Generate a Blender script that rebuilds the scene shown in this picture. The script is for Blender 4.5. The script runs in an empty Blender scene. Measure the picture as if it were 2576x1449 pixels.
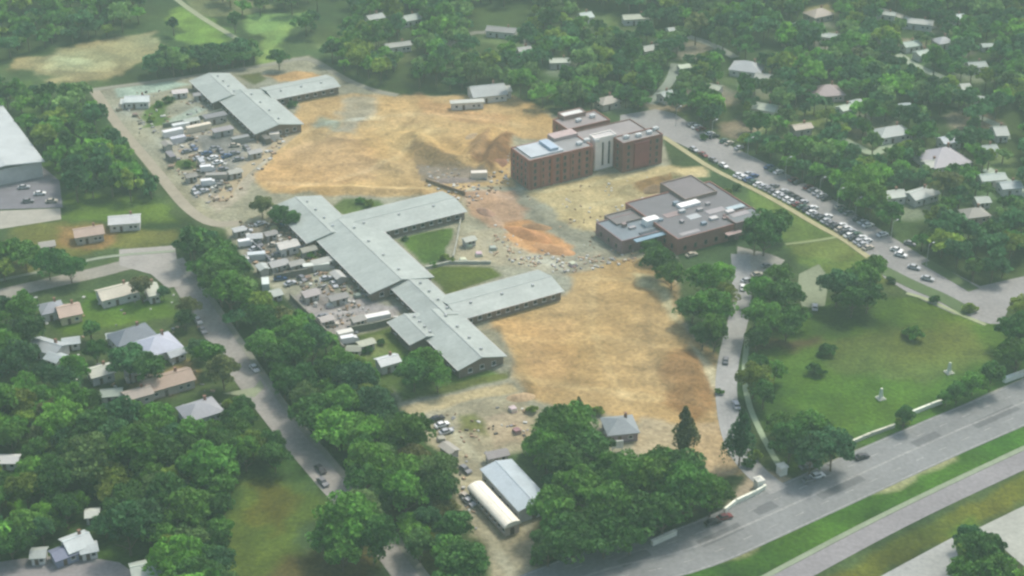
import bpy, math, random
import numpy as np
from mathutils import Vector, Matrix
from mathutils.geometry import tessellate_polygon
R = math.radians
random.seed(7); rng = np.random.default_rng(11)
S = bpy.context.scene
COL = S.collection

# ------------------------------------------------------------------ camera, sky, sun, exposure
CAM_H, PITCH, FOV = 260.0, 29.0, 35.0
cd = bpy.data.cameras.new('camera'); cam = bpy.data.objects.new('camera', cd); COL.objects.link(cam)
cam.location = (0, 0, CAM_H); cam.rotation_euler = (R(90-PITCH), 0, 0)
cd.sensor_width = 36; cd.lens = 18/math.tan(R(FOV/2)); cd.clip_start = 1; cd.clip_end = 9000
S.camera = cam
W = bpy.data.worlds.new('World'); S.world = W; W.use_nodes = True
SUN_DIR = Vector((0.33, 0.40, 0.86)).normalized()
sky = W.node_tree.nodes.new('ShaderNodeTexSky'); sky.sky_type = 'NISHITA'; sky.sun_disc = False
sky.sun_elevation = math.asin(SUN_DIR.z); sky.sun_rotation = math.atan2(SUN_DIR.x, SUN_DIR.y)
sky.dust_density = 4.0; sky.air_density = 1.2
bg = W.node_tree.nodes['Background']; bg.inputs[1].default_value = 0.15
W.node_tree.links.new(sky.outputs[0], bg.inputs[0])
sl = bpy.data.lights.new('sun', 'SUN'); sl.energy = 2.0; sl.angle = R(11.0); sl.color = (1, .95, .86)
sun = bpy.data.objects.new('sun', sl); COL.objects.link(sun)
sun.rotation_euler = (-SUN_DIR).to_track_quat('-Z', 'Y').to_euler()
S.view_settings.view_transform = 'Standard'; S.view_settings.look = 'None'
S.view_settings.exposure = 0.44; S.view_settings.gamma = 1
S.render.engine = 'CYCLES'
S.cycles.pixel_filter_type = 'BLACKMAN_HARRIS'; S.cycles.filter_width = 2.5
S.cycles.volume_bounces = 1; S.cycles.max_bounces = 5
HAZE = 0.00028

# ------------------------------------------------------------------ surveying helpers (photo position -> place on the ground)
FP = 1288/math.tan(R(FOV/2)); CT, ST = math.cos(R(PITCH)), math.sin(R(PITCH))
def P(u, v, z=0.0):
    x, y = u-1288, 724.5-v
    dx, dy, dz = x, FP*CT+y*ST, -FP*ST+y*CT
    k = (CAM_H-z)/-dz
    return Vector((dx*k, dy*k, z))
def PROJ(p):
    x, y, z = p[0], p[1], p[2]-CAM_H
    dep = y*CT - z*ST; up = y*ST + z*CT
    return 1288+FP*x/dep, 724.5-FP*up/dep
GA = 29.5
ES = Vector((math.cos(R(GA)), math.sin(R(GA)), 0)); ET = Vector((ES.y, -ES.x, 0))
def lin(c): return tuple(((x/255+.055)/1.055)**2.4 if x > 10 else x/255/12.92 for x in c)
KA = 0.62
def alb(r, g, b, k=1.0):
    c = lin((r, g, b)); return tuple(min(.85, x*KA*k) for x in c)

# ------------------------------------------------------------------ object helpers
def tag(o, label=None, cat=None, group=None, kind=None):
    if label: o['label'] = label
    if cat: o['category'] = cat
    if group: o['group'] = group
    if kind: o['kind'] = kind
    return o
def empty(name, loc, rz=0.0, label=None, cat=None, group=None):
    o = bpy.data.objects.new(name, None); COL.objects.link(o)
    o.location = loc; o.rotation_euler = (0, 0, rz); o.empty_display_size = .5
    return tag(o, label, cat, group)
def me_obj(name, me, mats, parent=None, color=None):
    o = bpy.data.objects.new(name, me); COL.objects.link(o)
    if len(me.materials) == 0:
        for m in (mats if isinstance(mats, (list, tuple)) else [mats]): me.materials.append(m)
    if parent: o.parent = parent
    if color: o.color = (*color, 1)
    return o
class MB:
    def __init__(s): s.v = []; s.f = []; s.m = []; s.sm = False
    def add(s, vs, fs, mi=0):
        n = len(s.v); s.v += [tuple(x) for x in vs]
        for f in fs: s.f.append(tuple(i+n for i in f)); s.m.append(mi)
    def box(s, x0, x1, y0, y1, z0, z1, mi=0, M=None):
        vs = [Vector((x, y, z)) for z in (z0, z1) for y in (y0, y1) for x in (x0, x1)]
        if M: vs = [M @ q for q in vs]
        s.add(vs, [(0, 2, 3, 1), (4, 5, 7, 6), (0, 1, 5, 4), (2, 6, 7, 3), (0, 4, 6, 2), (1, 3, 7, 5)], mi)
    def prism(s, poly, z0, z1, mi=0, bottom=True):
        n = len(poly); vs = [(p[0], p[1], z0) for p in poly]+[(p[0], p[1], z1) for p in poly]
        n0 = len(s.v); s.v += vs
        for i in range(n):
            j = (i+1) % n; s.f.append((n0+i, n0+j, n0+n+j, n0+n+i)); s.m.append(mi)
        for t in tessellate_polygon([[Vector((p[0], p[1], 0)) for p in poly]]):
            s.f.append(tuple(n0+n+i for i in t)); s.m.append(mi)
    def tube(s, a, b, r0, r1, n=7, mi=0):
        a, b = Vector(a), Vector(b); d = (b-a).normalized()
        q = d.to_track_quat('Z', 'Y').to_matrix(); vs = []
        for p, r in ((a, r0), (b, r1)):
            for i in range(n):
                t = 2*math.pi*i/n; vs.append(p+q @ Vector((r*math.cos(t), r*math.sin(t), 0)))
        s.add(vs, [(i, (i+1) % n, n+(i+1) % n, n+i) for i in range(n)]+[tuple(range(n, 2*n)), tuple(reversed(range(n)))], mi)
    def mesh(s, name, fix=True):
        me = bpy.data.meshes.new(name); me.from_pydata(s.v, [], s.f)
        me.polygons.foreach_set('material_index', s.m)
        if fix:
            import bmesh
            bm = bmesh.new(); bm.from_mesh(me); bmesh.ops.recalc_face_normals(bm, faces=bm.faces); bm.to_mesh(me); bm.free()
        return me
    def build(s, name, mats, parent=None, color=None, fix=True):
        me = s.mesh(name, fix)
        for m in (mats if isinstance(mats, (list, tuple)) else [mats]): me.materials.append(m)
        return me_obj(name, me, mats, parent, color)

# ------------------------------------------------------------------ materials
def mat(name, base=(.5, .5, .5), rough=.8, ns=.3, na=.25, use_obj=False, attr=None, bump=0., metal=0., fine=None, spec=.3, trans=0.):
    m = bpy.data.materials.new(name); m.use_nodes = True; nt = m.node_tree; N = nt.nodes; L = nt.links
    b = N['Principled BSDF']; b.inputs['Roughness'].default_value = rough; b.inputs['Metallic'].default_value = metal
    b.inputs['Specular IOR Level'].default_value = spec
    tc = N.new('ShaderNodeTexCoord'); geo = N.new('ShaderNodeNewGeometry')
    pos = geo.outputs['Position']
    if attr:
        a = N.new('ShaderNodeAttribute'); a.attribute_name = attr; col = a.outputs['Color']
    else:
        rgb = N.new('ShaderNodeRGB'); rgb.outputs[0].default_value = (*base, 1); col = rgb.outputs[0]
    def mul(c, fac_out):
        mx = N.new('ShaderNodeMix'); mx.data_type = 'RGBA'; mx.blend_type = 'MULTIPLY'; mx.inputs[0].default_value = 1
        L.new(c, mx.inputs[6]); L.new(fac_out, mx.inputs[7]); return mx.outputs[2]
    if use_obj:
        oi = N.new('ShaderNodeObjectInfo'); col = mul(col, oi.outputs['Color'])
    for sc, am in ((ns, na),)+((fine,) if fine else ()):
        nz = N.new('ShaderNodeTexNoise'); nz.inputs['Scale'].default_value = sc; nz.inputs['Detail'].default_value = 6
        nz.inputs['Roughness'].default_value = .62
        L.new(pos, nz.inputs['Vector'])
        mr = N.new('ShaderNodeMapRange'); mr.inputs[1].default_value = .3; mr.inputs[2].default_value = .7
        mr.inputs[3].default_value = 1-am; mr.inputs[4].default_value = 1+am
        L.new(nz.outputs[0], mr.inputs[0]); col = mul(col, mr.outputs[0]); last = nz
    L.new(col, b.inputs['Base Color'])
    if bump:
        bp = N.new('ShaderNodeBump'); bp.inputs['Strength'].default_value = bump; bp.inputs['Distance'].default_value = .5
        L.new(last.outputs[0], bp.inputs['Height']); L.new(bp.outputs[0], b.inputs['Normal'])
    if trans:
        tr = N.new('ShaderNodeBsdfTranslucent'); L.new(col, tr.inputs[0]); ms = N.new('ShaderNodeMixShader'); ms.inputs[0].default_value = trans
        L.new(b.outputs[0], ms.inputs[1]); L.new(tr.outputs[0], ms.inputs[2]); L.new(ms.outputs[0], N['Material Output'].inputs[0])
    return m
M = {}
M['ground'] = mat('ground', attr='tone', rough=.95, ns=.10, na=.26, fine=(.8, .34), bump=.5, spec=.1)
M['earth'] = mat('earth', attr='tone', rough=.95, ns=.12, na=.16, fine=(.7, .30), bump=1.0, spec=.1)
M['asphalt'] = mat('asphalt', base=(1, 1, 1), use_obj=True, rough=.9, ns=.05, na=.16, fine=(.8, .14), spec=.2)
M['concrete'] = mat('concrete', base=(1, 1, 1), use_obj=True, rough=.85, ns=.2, na=.14, fine=(1.2, .1))
M['paint'] = mat('road_paint', base=(.36, .36, .33), rough=.7, ns=.8, na=.3)
M['leaf'] = mat('leaf', attr='leaf', use_obj=True, rough=.6, ns=.5, na=.3, spec=.12, trans=.3)
M['bark'] = mat('bark', base=(.12, .09, .06), rough=.9, ns=2, na=.3)
M['roof'] = mat('roof', base=(1, 1, 1), use_obj=True, rough=.55, ns=.18, na=.10, fine=(1.6, .09), spec=.25)
M['sheetroof'] = mat('sheet_roof', base=(1, 1, 1), use_obj=True, rough=.5, ns=.12, na=.12, fine=(.9, .10), spec=.25)
nt = M['sheetroof'].node_tree; pb = nt.nodes['Principled BSDF']; src = pb.inputs['Base Color'].links[0].from_socket
tcn = nt.nodes.new('ShaderNodeTexCoord'); bk = nt.nodes.new('ShaderNodeTexBrick'); bk.inputs['Scale'].default_value = 1; bk.inputs['Brick Width'].default_value = 5.5; bk.inputs['Row Height'].default_value = 1.8
bk.inputs['Color1'].default_value = (1.04, 1.04, 1.04, 1); bk.inputs['Color2'].default_value = (.95, .96, .96, 1); bk.inputs['Mortar'].default_value = (.88, .88, .88, 1); bk.inputs['Mortar Size'].default_value = .05; bk.offset = .37
nt.links.new(tcn.outputs['Object'], bk.inputs['Vector']); mm = nt.nodes.new('ShaderNodeMix'); mm.data_type = 'RGBA'; mm.blend_type = 'MULTIPLY'; mm.inputs[0].default_value = 1
nt.links.new(src, mm.inputs[6]); nt.links.new(bk.outputs['Color'], mm.inputs[7]); nt.links.new(mm.outputs[2], pb.inputs['Base Color'])
M['wall'] = mat('wall', base=(1, 1, 1), use_obj=True, rough=.8, ns=.3, na=.12, fine=(1.5, .08))
M['brick'] = mat('brick', base=(1, 1, 1), use_obj=True, rough=.85, ns=.25, na=.16, fine=(2.2, .14))
M['glass'] = mat('window_glass', base=(.03, .035, .04), rough=.15, ns=1, na=.1, spec=.6)
M['trim'] = mat('trim', base=(.6, .58, .54), rough=.6, ns=1, na=.1)
M['darktrim'] = mat('dark_trim', base=(.2, .15, .13), rough=.6, ns=1, na=.1)
M['door'] = mat('door', base=(.12, .08, .06), rough=.6, ns=1, na=.1)
M['metal'] = mat('metal', base=(.45, .46, .46), rough=.4, ns=1, na=.1, metal=.6)
M['carpaint'] = mat('car_paint', base=(1, 1, 1), use_obj=True, rough=.3, ns=1, na=.03, spec=.5)
M['rubber'] = mat('rubber', base=(.02, .02, .02), rough=.9, ns=3, na=.1)

# ------------------------------------------------------------------ numeric helpers
def vnoise(x, y, sc, seed=0):
    x = np.asarray(x)/sc+seed*17.3; y = np.asarray(y)/sc-seed*9.1
    xi = np.floor(x).astype(np.int64); yi = np.floor(y).astype(np.int64); fx = x-xi; fy = y-yi
    fx = fx*fx*(3-2*fx); fy = fy*fy*(3-2*fy)
    def h(a, b):
        n = (a*374761393+b*668265263+seed*1442695041) & 0xffffffff
        n = ((n ^ (n >> 13))*1274126177) & 0xffffffff
        return ((n ^ (n >> 16)) & 0xffff)/65535.0
    return (h(xi, yi)*(1-fx)+h(xi+1, yi)*fx)*(1-fy)+(h(xi, yi+1)*(1-fx)+h(xi+1, yi+1)*fx)*fy
def fbm(x, y, sc, seed=0, o=4):
    t = 0; a = 1; s = 0
    for i in range(o): t = t+a*vnoise(x, y, sc/2**i, seed+i); s += a; a *= .5
    return t/s
def sdf(px, py, poly):
    """signed distance, positive inside"""
    n = len(poly); d2 = np.full(px.shape, 1e18); ins = np.zeros(px.shape, bool)
    for i in range(n):
        ax, ay = poly[i]; bx, by = poly[(i+1) % n]
        ex, ey = bx-ax, by-ay; L = ex*ex+ey*ey+1e-9
        t = np.clip(((px-ax)*ex+(py-ay)*ey)/L, 0, 1)
        d2 = np.minimum(d2, (px-ax-t*ex)**2+(py-ay-t*ey)**2)
        c = (ay > py) != (by > py)
        with np.errstate(divide='ignore', invalid='ignore'):
            xx = ex*(py-ay)/(ey if ey != 0 else 1e-9)+ax
        ins ^= c & (px < xx)
    return np.sqrt(d2)*np.where(ins, 1, -1)
def wpoly(pts): return [tuple(P(u, v))[:2] for u, v in pts]

# ------------------------------------------------------------------ THE GROUND
# surfaces of the land: (colour, feather m, warp m, kind, outline)
g_grass = alb(98, 124, 72)
LAYERS = [
 # woodland floor in the leafy quarters
 (alb(80, 100, 68), 8, 8, 'g', [(-200, -80), (2760, -80), (2760, 700), (2350, 640), (2050, 450), (1720, 290), (1500, 270), (1300, 200), (1000, 240), (760, 60), (700, 150), (300, 210), (-200, 120)]),
 (alb(72, 96, 52), 6, 8, 'g', [(-200, 960), (450, 1000), (640, 980), (800, 1200), (600, 1200), (560, 1500), (-200, 1500)]),
 (alb(66, 92, 54), 4, 5, 'g', [(230, 240), (440, 540), (600, 600), (640, 700), (950, 960), (1060, 1080), (1150, 1200), (1180, 1460), (1080, 1460), (680, 960), (440, 620), (150, 460), (40, 290)]),
 # tan field, bright meadows, track side
 (alb(192, 176, 158), 5, 8, 'g', [(20, 160), (113, 133), (300, 90), (390, 80), (417, 110), (413, 133), (353, 147), (320, 173), (233, 213), (143, 213), (110, 180), (20, 175)]),
 (alb(232, 218, 200), 4, 6, 'g', [(95, 150), (150, 133), (220, 150), (280, 155), (280, 175), (200, 185), (110, 172)]),
 (alb(152, 182, 100), 5, 6, 'g', [(430, 20), (493, 33), (590, 90), (560, 112), (500, 116), (463, 100), (430, 60)]),
 (alb(162, 190, 128), 5, 6, 'g', [(610, 36), (780, 28), (775, 48), (728, 72), (700, 118), (690, 160), (650, 165), (648, 90), (610, 75)]),
 (alb(160, 158, 130), 4, 5, 'g', [(440, -20), (560, -20), (700, 15), (600, 40), (500, 40)]),
 (alb(110, 140, 70), 6, 6, 'g', [(40, 240), (90, 320), (150, 460), (160, 400), (110, 290), (60, 200)]),
 (alb(108, 136, 66), 5, 6, 'g', [(150, 480), (430, 520), (440, 560), (150, 550)]),
 (alb(132, 134, 84), 5, 6, 'g', [(20, 570), (180, 555), (430, 580), (440, 625), (300, 620), (20, 690)]),
 (alb(176, 146, 116), 4, 5, 'g', [(150, 575), (260, 565), (290, 600), (250, 630), (150, 620)]),
 (alb(104, 138, 62), 5, 6, 'g', [(200, 740), (430, 750), (430, 790), (300, 820), (150, 830)]),
 (alb(186, 162, 134), 3, 4, 'g', [(300, 975), (480, 905), (500, 960), (400, 1000), (360, 1015)]),
 # ------ the site: grey tan made-up ground
 (alb(166, 162, 138), 1.5, 1.5, 'e', [(232, 226), (400, 203), (640, 163), (780, 138), (900, 220), (1000, 242), (1290, 240), (1400, 290), (1660, 330), (1690, 420), (1700, 640), (1715, 800), (1800, 900), (1850, 1190), (1560, 1180), (1330, 1040), (1130, 1120), (1010, 1025), (960, 950), (870, 885), (790, 815), (720, 755), (640, 690), (585, 610), (570, 575), (520, 560), (425, 470)]),
 (alb(180, 170, 150), 2, 3, 'e', [(440, 320), (640, 340), (740, 310), (700, 400), (560, 530), (500, 500), (430, 410)]),
 (alb(150, 148, 140), 2, 3, 'e', [(500, 340), (640, 345), (600, 420), (560, 480), (480, 500), (510, 410)]),
 (alb(108, 134, 82), 2, 3, 'g', [(350, 300), (372, 262), (432, 250), (424, 315), (360, 318)]),
 (alb(100, 124, 74), 2, 2, 'g', [(430, 405), (490, 400), (495, 425), (440, 428)]),
 (alb(178, 196, 176), 2, 1.5, 'e', [(285, 222), (430, 205), (480, 212), (400, 232), (300, 245)]),
 (alb(170, 180, 160), 1.5, 1, 'e', [(410, 310), (490, 268), (520, 275), (425, 322)]),
 # compound B and C ground
 (alb(120, 118, 92), 2, 2, 'g', [(752, 604), (850, 600), (872, 650), (742, 690), (730, 640)]),
 (alb(142, 134, 120), 2, 3, 'e', [(600, 560), (720, 560), (760, 620), (700, 690), (620, 650)]),
 (alb(182, 172, 164), 2, 2.5, 'e', [(735, 745), (800, 720), (880, 740), (960, 770), (1010, 775), (1000, 800), (900, 830), (880, 860), (820, 830), (780, 800)]),
 (alb(112, 132, 76), 2, 2.5, 'g', [(880, 850), (985, 825), (1015, 870), (1075, 870), (1140, 935), (1230, 930), (1270, 950), (1010, 1010), (950, 950)]),
 (alb(150, 160, 120), 2, 3, 'g', [(900, 860), (960, 845), (980, 880), (930, 905)]),
 (alb(84, 116, 62), 2, 2, 'g', [(1010, 890), (1060, 875), (1150, 940), (1120, 965), (1020, 985)]),
 (alb(104, 136, 66), 1.5, 1.5, 'g', [(1000, 604), (1060, 582), (1135, 574), (1142, 590), (1118, 655), (1066, 668)]),
 (alb(112, 126, 62), 1.5, 1.5, 'g', [(1070, 685), (1110, 670), (1235, 672), (1262, 694), (1125, 742)]),
 (alb(112, 130, 84), 2, 2, 'g', [(865, 500), (960, 505), (990, 530), (870, 546), (840, 522)]),
 (alb(120, 122, 84), 2, 2, 'g', [(595, 190), (660, 180), (670, 200), (640, 215)]),
 # ------ bare orange earth
 (alb(206, 172, 118), 3, 4, 'e', [(640, 440), (690, 380), (745, 330), (740, 270), (790, 242), (900, 235), (1000, 245), (1150, 240), (1290, 240), (1360, 265), (1400, 310), (1400, 350), (1290, 350), (1290, 470), (1190, 470), (1160, 505), (1060, 490), (900, 492), (740, 492), (650, 475)]),
 (alb(186, 174, 146), 6, 8, 'e', [(860, 240), (960, 245), (950, 290), (900, 340), (850, 330)]),
 (alb(160, 162, 138), 4, 5, 'e', [(800, 290), (850, 300), (850, 330), (800, 320)]),
 (alb(212, 174, 122), 6, 8, 'e', [(640, 440), (720, 370), (850, 340), (960, 390), (940, 450), (740, 480), (660, 470)]),
 (alb(212, 182, 128), 6, 8, 'e', [(930, 320), (1080, 310), (1150, 330), (1100, 380), (1000, 380)]),
 (alb(204, 162, 110), 5, 6, 'e', [(1050, 240), (1290, 290), (1280, 320), (1090, 290)]),
 (alb(206, 166, 112), 2, 3, 'e', [(670, 190), (790, 178), (820, 192), (700, 208)]),
 (alb(162, 136, 96), 3, 5, 'e', [(1040, 350), (1100, 380), (1150, 420), (1250, 440), (1240, 460), (1070, 450), (1050, 400)]),
 (alb(154, 138, 118), 3, 4, 'e', [(1055, 420), (1210, 425), (1250, 460), (1070, 458)]),
 (alb(146, 112, 78), 2, 3, 'e', [(1210, 370), (1290, 345), (1285, 400), (1230, 430), (1190, 410)]),
 (alb(180, 146, 106), 2, 3, 'e', [(1180, 360), (1240, 340), (1215, 400), (1180, 400)]),
 (alb(206, 186, 136), 3, 4, 'e', [(1320, 480), (1500, 450), (1640, 425), (1780, 415), (1790, 440), (1700, 445), (1640, 500), (1560, 545), (1520, 580), (1450, 570), (1400, 540)]),
 (alb(160, 128, 84), 3, 4, 'e', [(1590, 470), (1690, 445), (1710, 470), (1640, 495)]),
 (alb(196, 160, 128), 3, 4, 'e', [(1170, 480), (1290, 480), (1320, 520), (1300, 600), (1240, 580), (1180, 530)]),
 (alb(184, 174, 146), 3, 4, 'e', [(1150, 600), (1250, 570), (1400, 650), (1620, 610), (1560, 680), (1420, 700), (1280, 670), (1160, 650)]),
 (alb(214, 160, 106), 3, 3, 'e', [(1265, 560), (1330, 555), (1430, 620), (1420, 650), (1340, 635), (1270, 605)]),
 (alb(196, 164, 112), 3, 3, 'e', [(1235, 810), (1330, 770), (1420, 740), (1435, 690), (1540, 655), (1620, 650), (1690, 690), (1715, 760), (1720, 830), (1790, 890), (1815, 990), (1815, 1060), (1860, 1190), (1800, 1195), (1700, 1100), (1640, 1075), (1520, 1045), (1400, 1020), (1320, 990), (1280, 960), (1272, 880)]),
 (alb(206, 170, 118), 8, 8, 'e', [(1250, 820), (1400, 800), (1440, 950), (1350, 970), (1290, 890)]),
 (alb(212, 196, 148), 3, 3, 'e', [(1590, 690), (1650, 700), (1700, 760), (1712, 820), (1690, 810), (1660, 740), (1600, 725)]),
 (alb(166, 128, 82), 5, 5, 'e', [(1660, 890), (1740, 880), (1800, 960), (1810, 1050), (1740, 1060), (1690, 1000)]),
 (alb(214, 200, 160), 2, 2, 'e', [(1730, 860), (1800, 930), (1830, 1000), (1830, 1040), (1800, 990), (1760, 915)]),
 (alb(206, 180, 140), 2, 2, 'e', [(1750, 1065), (1815, 1065), (1865, 1190), (1800, 1195), (1750, 1150)]),
 (alb(206, 186, 140), 1.5, 1.5, 'e', [(1010, 1022), (1270, 965), (1300, 985), (1180, 1010), (1080, 1040), (1030, 1055)]),
 (alb(128, 132, 84), 1.5, 1.5, 'g', [(1010, 1008), (1140, 968), (1270, 935), (1275, 955), (1100, 995)]),
 # yards south of the site
 (alb(178, 168, 138), 2.5, 3, 'e', [(1030, 1055), (1100, 1030), (1300, 990), (1345, 1040), (1340, 1110), (1260, 1150), (1370, 1270), (1360, 1350), (1375, 1470), (1245, 1470), (1230, 1380), (1155, 1300), (1145, 1190), (1120, 1140)]),
 (alb(196, 178, 148), 2.5, 3, 'e', [(1200, 1050), (1320, 1035), (1335, 1100), (1240, 1125)]),
 (alb(150, 150, 112), 2.5, 3, 'g', [(1150, 1045), (1200, 1040), (1220, 1100), (1160, 1085)]),
 (alb(188, 172, 142), 2.5, 3, 'e', [(1600, 1050), (1690, 1070), (1740, 1120), (1720, 1160), (1600, 1140)]),
 # olive grass south, verge
 (alb(106, 122, 62), 5, 6, 'g', [(610, 1200), (780, 1210), (860, 1270), (760, 1330), (760, 1480), (560, 1480), (570, 1300)]),
 (alb(122, 116, 58), 6, 8, 'g', [(640, 1220), (760, 1225), (720, 1300), (690, 1340), (620, 1300)]),
 (alb(114, 100, 70), 6, 6, 'g', [(700, 1400), (900, 1390), (960, 1480), (690, 1480)]),
 (alb(104, 112, 58), 3, 4, 'g', [(860, 1080), (960, 1110), (1080, 1320), (1180, 1480), (1080, 1480), (960, 1330), (880, 1200)]),
 (alb(90, 150, 50), 3, 4, 'g', [(25, 1180), (70, 1180), (70, 1310), (40, 1330)]),
 # eastern lawns
 (alb(122, 142, 82), 4, 5, 'g', [(1880, 420), (2190, 620), (2230, 700), (2060, 690), (1950, 600), (1900, 560)]),
 (alb(138, 146, 90), 3, 4, 'g', [(1990, 610), (2110, 600), (2170, 640), (2120, 660), (2000, 640)]),
 (alb(94, 128, 60), 4, 5, 'g', [(1870, 860), (2020, 780), (2230, 740), (2400, 760), (2530, 820), (2620, 860), (2620, 930), (2400, 1040), (2130, 1140), (1980, 1180), (1930, 1080), (1880, 980)]),
 (alb(108, 140, 66), 8, 8, 'g', [(2230, 745), (2330, 760), (2480, 820), (2400, 850), (2260, 800)]),
 (alb(120, 138, 84), 10, 10, 'g', [(2100, 850), (2450, 820), (2500, 900), (2300, 960), (2100, 930)]),
 (alb(108, 142, 60), 10, 10, 'g', [(1960, 920), (2350, 960), (2250, 1060), (2130, 1090), (1980, 1000)]),
 (alb(108, 100, 84), 6, 6, 'g', [(1890, 862), (2060, 835), (2090, 860), (1900, 890)]),
 # highway verges
 (alb(90, 132, 56), 2, 2, 'g', [(1380, 1500), (1700, 1440), (2134, 1259), (2576, 1066), (2760, 980), (2760, 1060), (2557, 1133), (1977, 1423), (1900, 1500)]),
 (alb(168, 164, 118), 2.5, 3, 'e', [(1700, 1440), (1840, 1370), (1990, 1305), (2010, 1325), (1850, 1400), (1700, 1460)]),
 (alb(172, 172, 122), 2.5, 3, 'e', [(2170, 1240), (2260, 1190), (2400, 1135), (2405, 1165), (2310, 1200), (2270, 1230), (2200, 1240)]),
 (alb(124, 130, 66), 3, 3, 'g', [(2040, 1480), (2557, 1200), (2760, 1110), (2760, 1180), (2230, 1440), (2200, 1480)]),
 (alb(112, 142, 66), 3, 3, 'g', [(2380, 1340), (2460, 1300), (2500, 1480), (2400, 1480)]),
 (alb(196, 178, 150), 2, 2, 'e', [(1880, 1180), (1960, 1190), (2010, 1215), (1990, 1240), (1880, 1262), (1830, 1270), (1850, 1245)]),
 # leafy quarter clearings (north east)
 (alb(186, 170, 144), 4, 4, 'g', [(2010, 20), (2090, 5), (2110, 50), (2040, 60)]),
 (alb(170, 140, 110), 4, 4, 'g', [(1965, 318), (2040, 300), (2050, 330), (1990, 350), (1960, 350)]),
 (alb(128, 146, 100), 4, 5, 'g', [(1500, 30), (1590, 40), (1600, 90), (1560, 90), (1500, 60)]),
 (alb(132, 150, 108), 4, 5, 'g', [(1880, 270), (2010, 270), (2160, 290), (2170, 340), (1960, 350), (1890, 330)]),
 (alb(122, 146, 100), 4, 5, 'g', [(2360, 60), (2480, 40), (2500, 110), (2380, 120)]),
 (alb(118, 142, 90), 4, 5, 'g', [(2330, 400), (2480, 400), (2520, 480), (2340, 470)]),
]
YARDS = []
_r = random.Random(3)
for hu, hv in [(942, 48), (1030, 52), (1000, 118), (1262, 82), (1318, 130), (1408, 158), (1472, 44), (1600, 50), (1634, 126), (1720, 172), (1795, 224), (1880, 176), (1925, 200), (1920, 275), (2060, 40), (2092, 98), (2080, 236), (2128, 276), (2243, 340), (2372, 410), (2229, 42), (2310, 64), (2372, 108), (2290, 118), (2322, 140), (2456, 170), (2484, 380), (2318, 495), (2247, 497), (2495, 455), (2452, 545), (1676, 245), (1528, 260), (1840, 320), (1760, 120), (2180, 300), (2000, 140), (1560, 130), (2440, 300), (1100, 90), (870, 100), (1180, 150)]:
    YARDS.append((hu+_r.uniform(-20, 20), hv+_r.uniform(0, 14), _r.uniform(7, 13), _r.choice([alb(150, 156, 126, .8), alb(126, 152, 96, .7), alb(168, 156, 132, .8), alb(122, 146, 92, .7)])))
CS = 1.05
gx = np.arange(-330, 331, CS); gy = np.arange(285, 830, CS)
def ext(a, lo, hi):
    l = []; st = CS; x = a[0]
    while x > lo: st *= 1.5; x -= st; l.append(x)
    r = []; st = CS; x = a[-1]
    while x < hi: st *= 1.5; x += st; r.append(x)
    return np.array(l[::-1]+list(a)+r)
gx = ext(gx, -2400, 2400); gy = ext(gy, -1500, 3400)
GX, GY = np.meshgrid(gx, gy); nx, ny = len(gx), len(gy)
wx = (fbm(GX, GY, 9, 3)-.5)*2; wy = (fbm(GX, GY, 9, 8)-.5)*2
tone = np.empty(GX.shape+(3,)); tone[:] = np.array(g_grass)*.6
kind = np.zeros(GX.shape)
for c, fe, wa, kd, poly in LAYERS:
    wp = wpoly(poly); xs = [p[0] for p in wp]; ys = [p[1] for p in wp]
    m = (GX > min(xs)-15) & (GX < max(xs)+15) & (GY > min(ys)-15) & (GY < max(ys)+15)
    d = sdf(GX[m]+wx[m]*wa, GY[m]+wy[m]*wa, wp)
    a = np.clip(d/fe+.5, 0, 1); a = a*a*(3-2*a)
    c = np.array(c)*(np.array([.68, .74, .45]) if kd == 'g' else np.array([1.0, 1.04, 1.04]))
    tone[m] = tone[m]*(1-a[:, None])+c*a[:, None]
    kind[m] = kind[m]*(1-a)+(1 if kd == 'e' else 0)*a
for hu, hv, hr, kk in YARDS:
    p_ = P(hu, hv); d_ = np.hypot((GX-p_.x)+wx*4, (GY-p_.y+3)*.9+wy*4); a_ = np.clip((hr-d_)/4+.5, 0, 1)*.85
    tone[:] = tone*(1-a_[..., None])+np.array(kk)*a_[..., None]
# natural variation of the soils and grasses themselves
n1 = fbm(GX, GY, 22, 21); n2 = fbm(GX, GY, 5, 31); n3 = fbm(GX*.5+GY*.8, GY*.25-GX*.5, 5, 41)
vg = 1+(n1-.5)*.9+(n2-.5)*.5+(fbm(GX, GY, 60, 95, 2)-.5)*.4
ve = 1+(n1-.5)*.40+(n2-.5)*.42+(n3-.5)*.45+(fbm(GX, GY, 2.6, 93, 2)-.5)*.25
tone *= (vg*(1-kind)+ve*kind)[..., None]
drift = (fbm(GX, GY, 30, 55)-.5)
tone[..., 0] *= 1+drift*.5*(1-kind)+drift*.15*kind; tone[..., 2] *= 1-drift*.3
tone = np.clip(tone, .01, .8)
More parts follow.
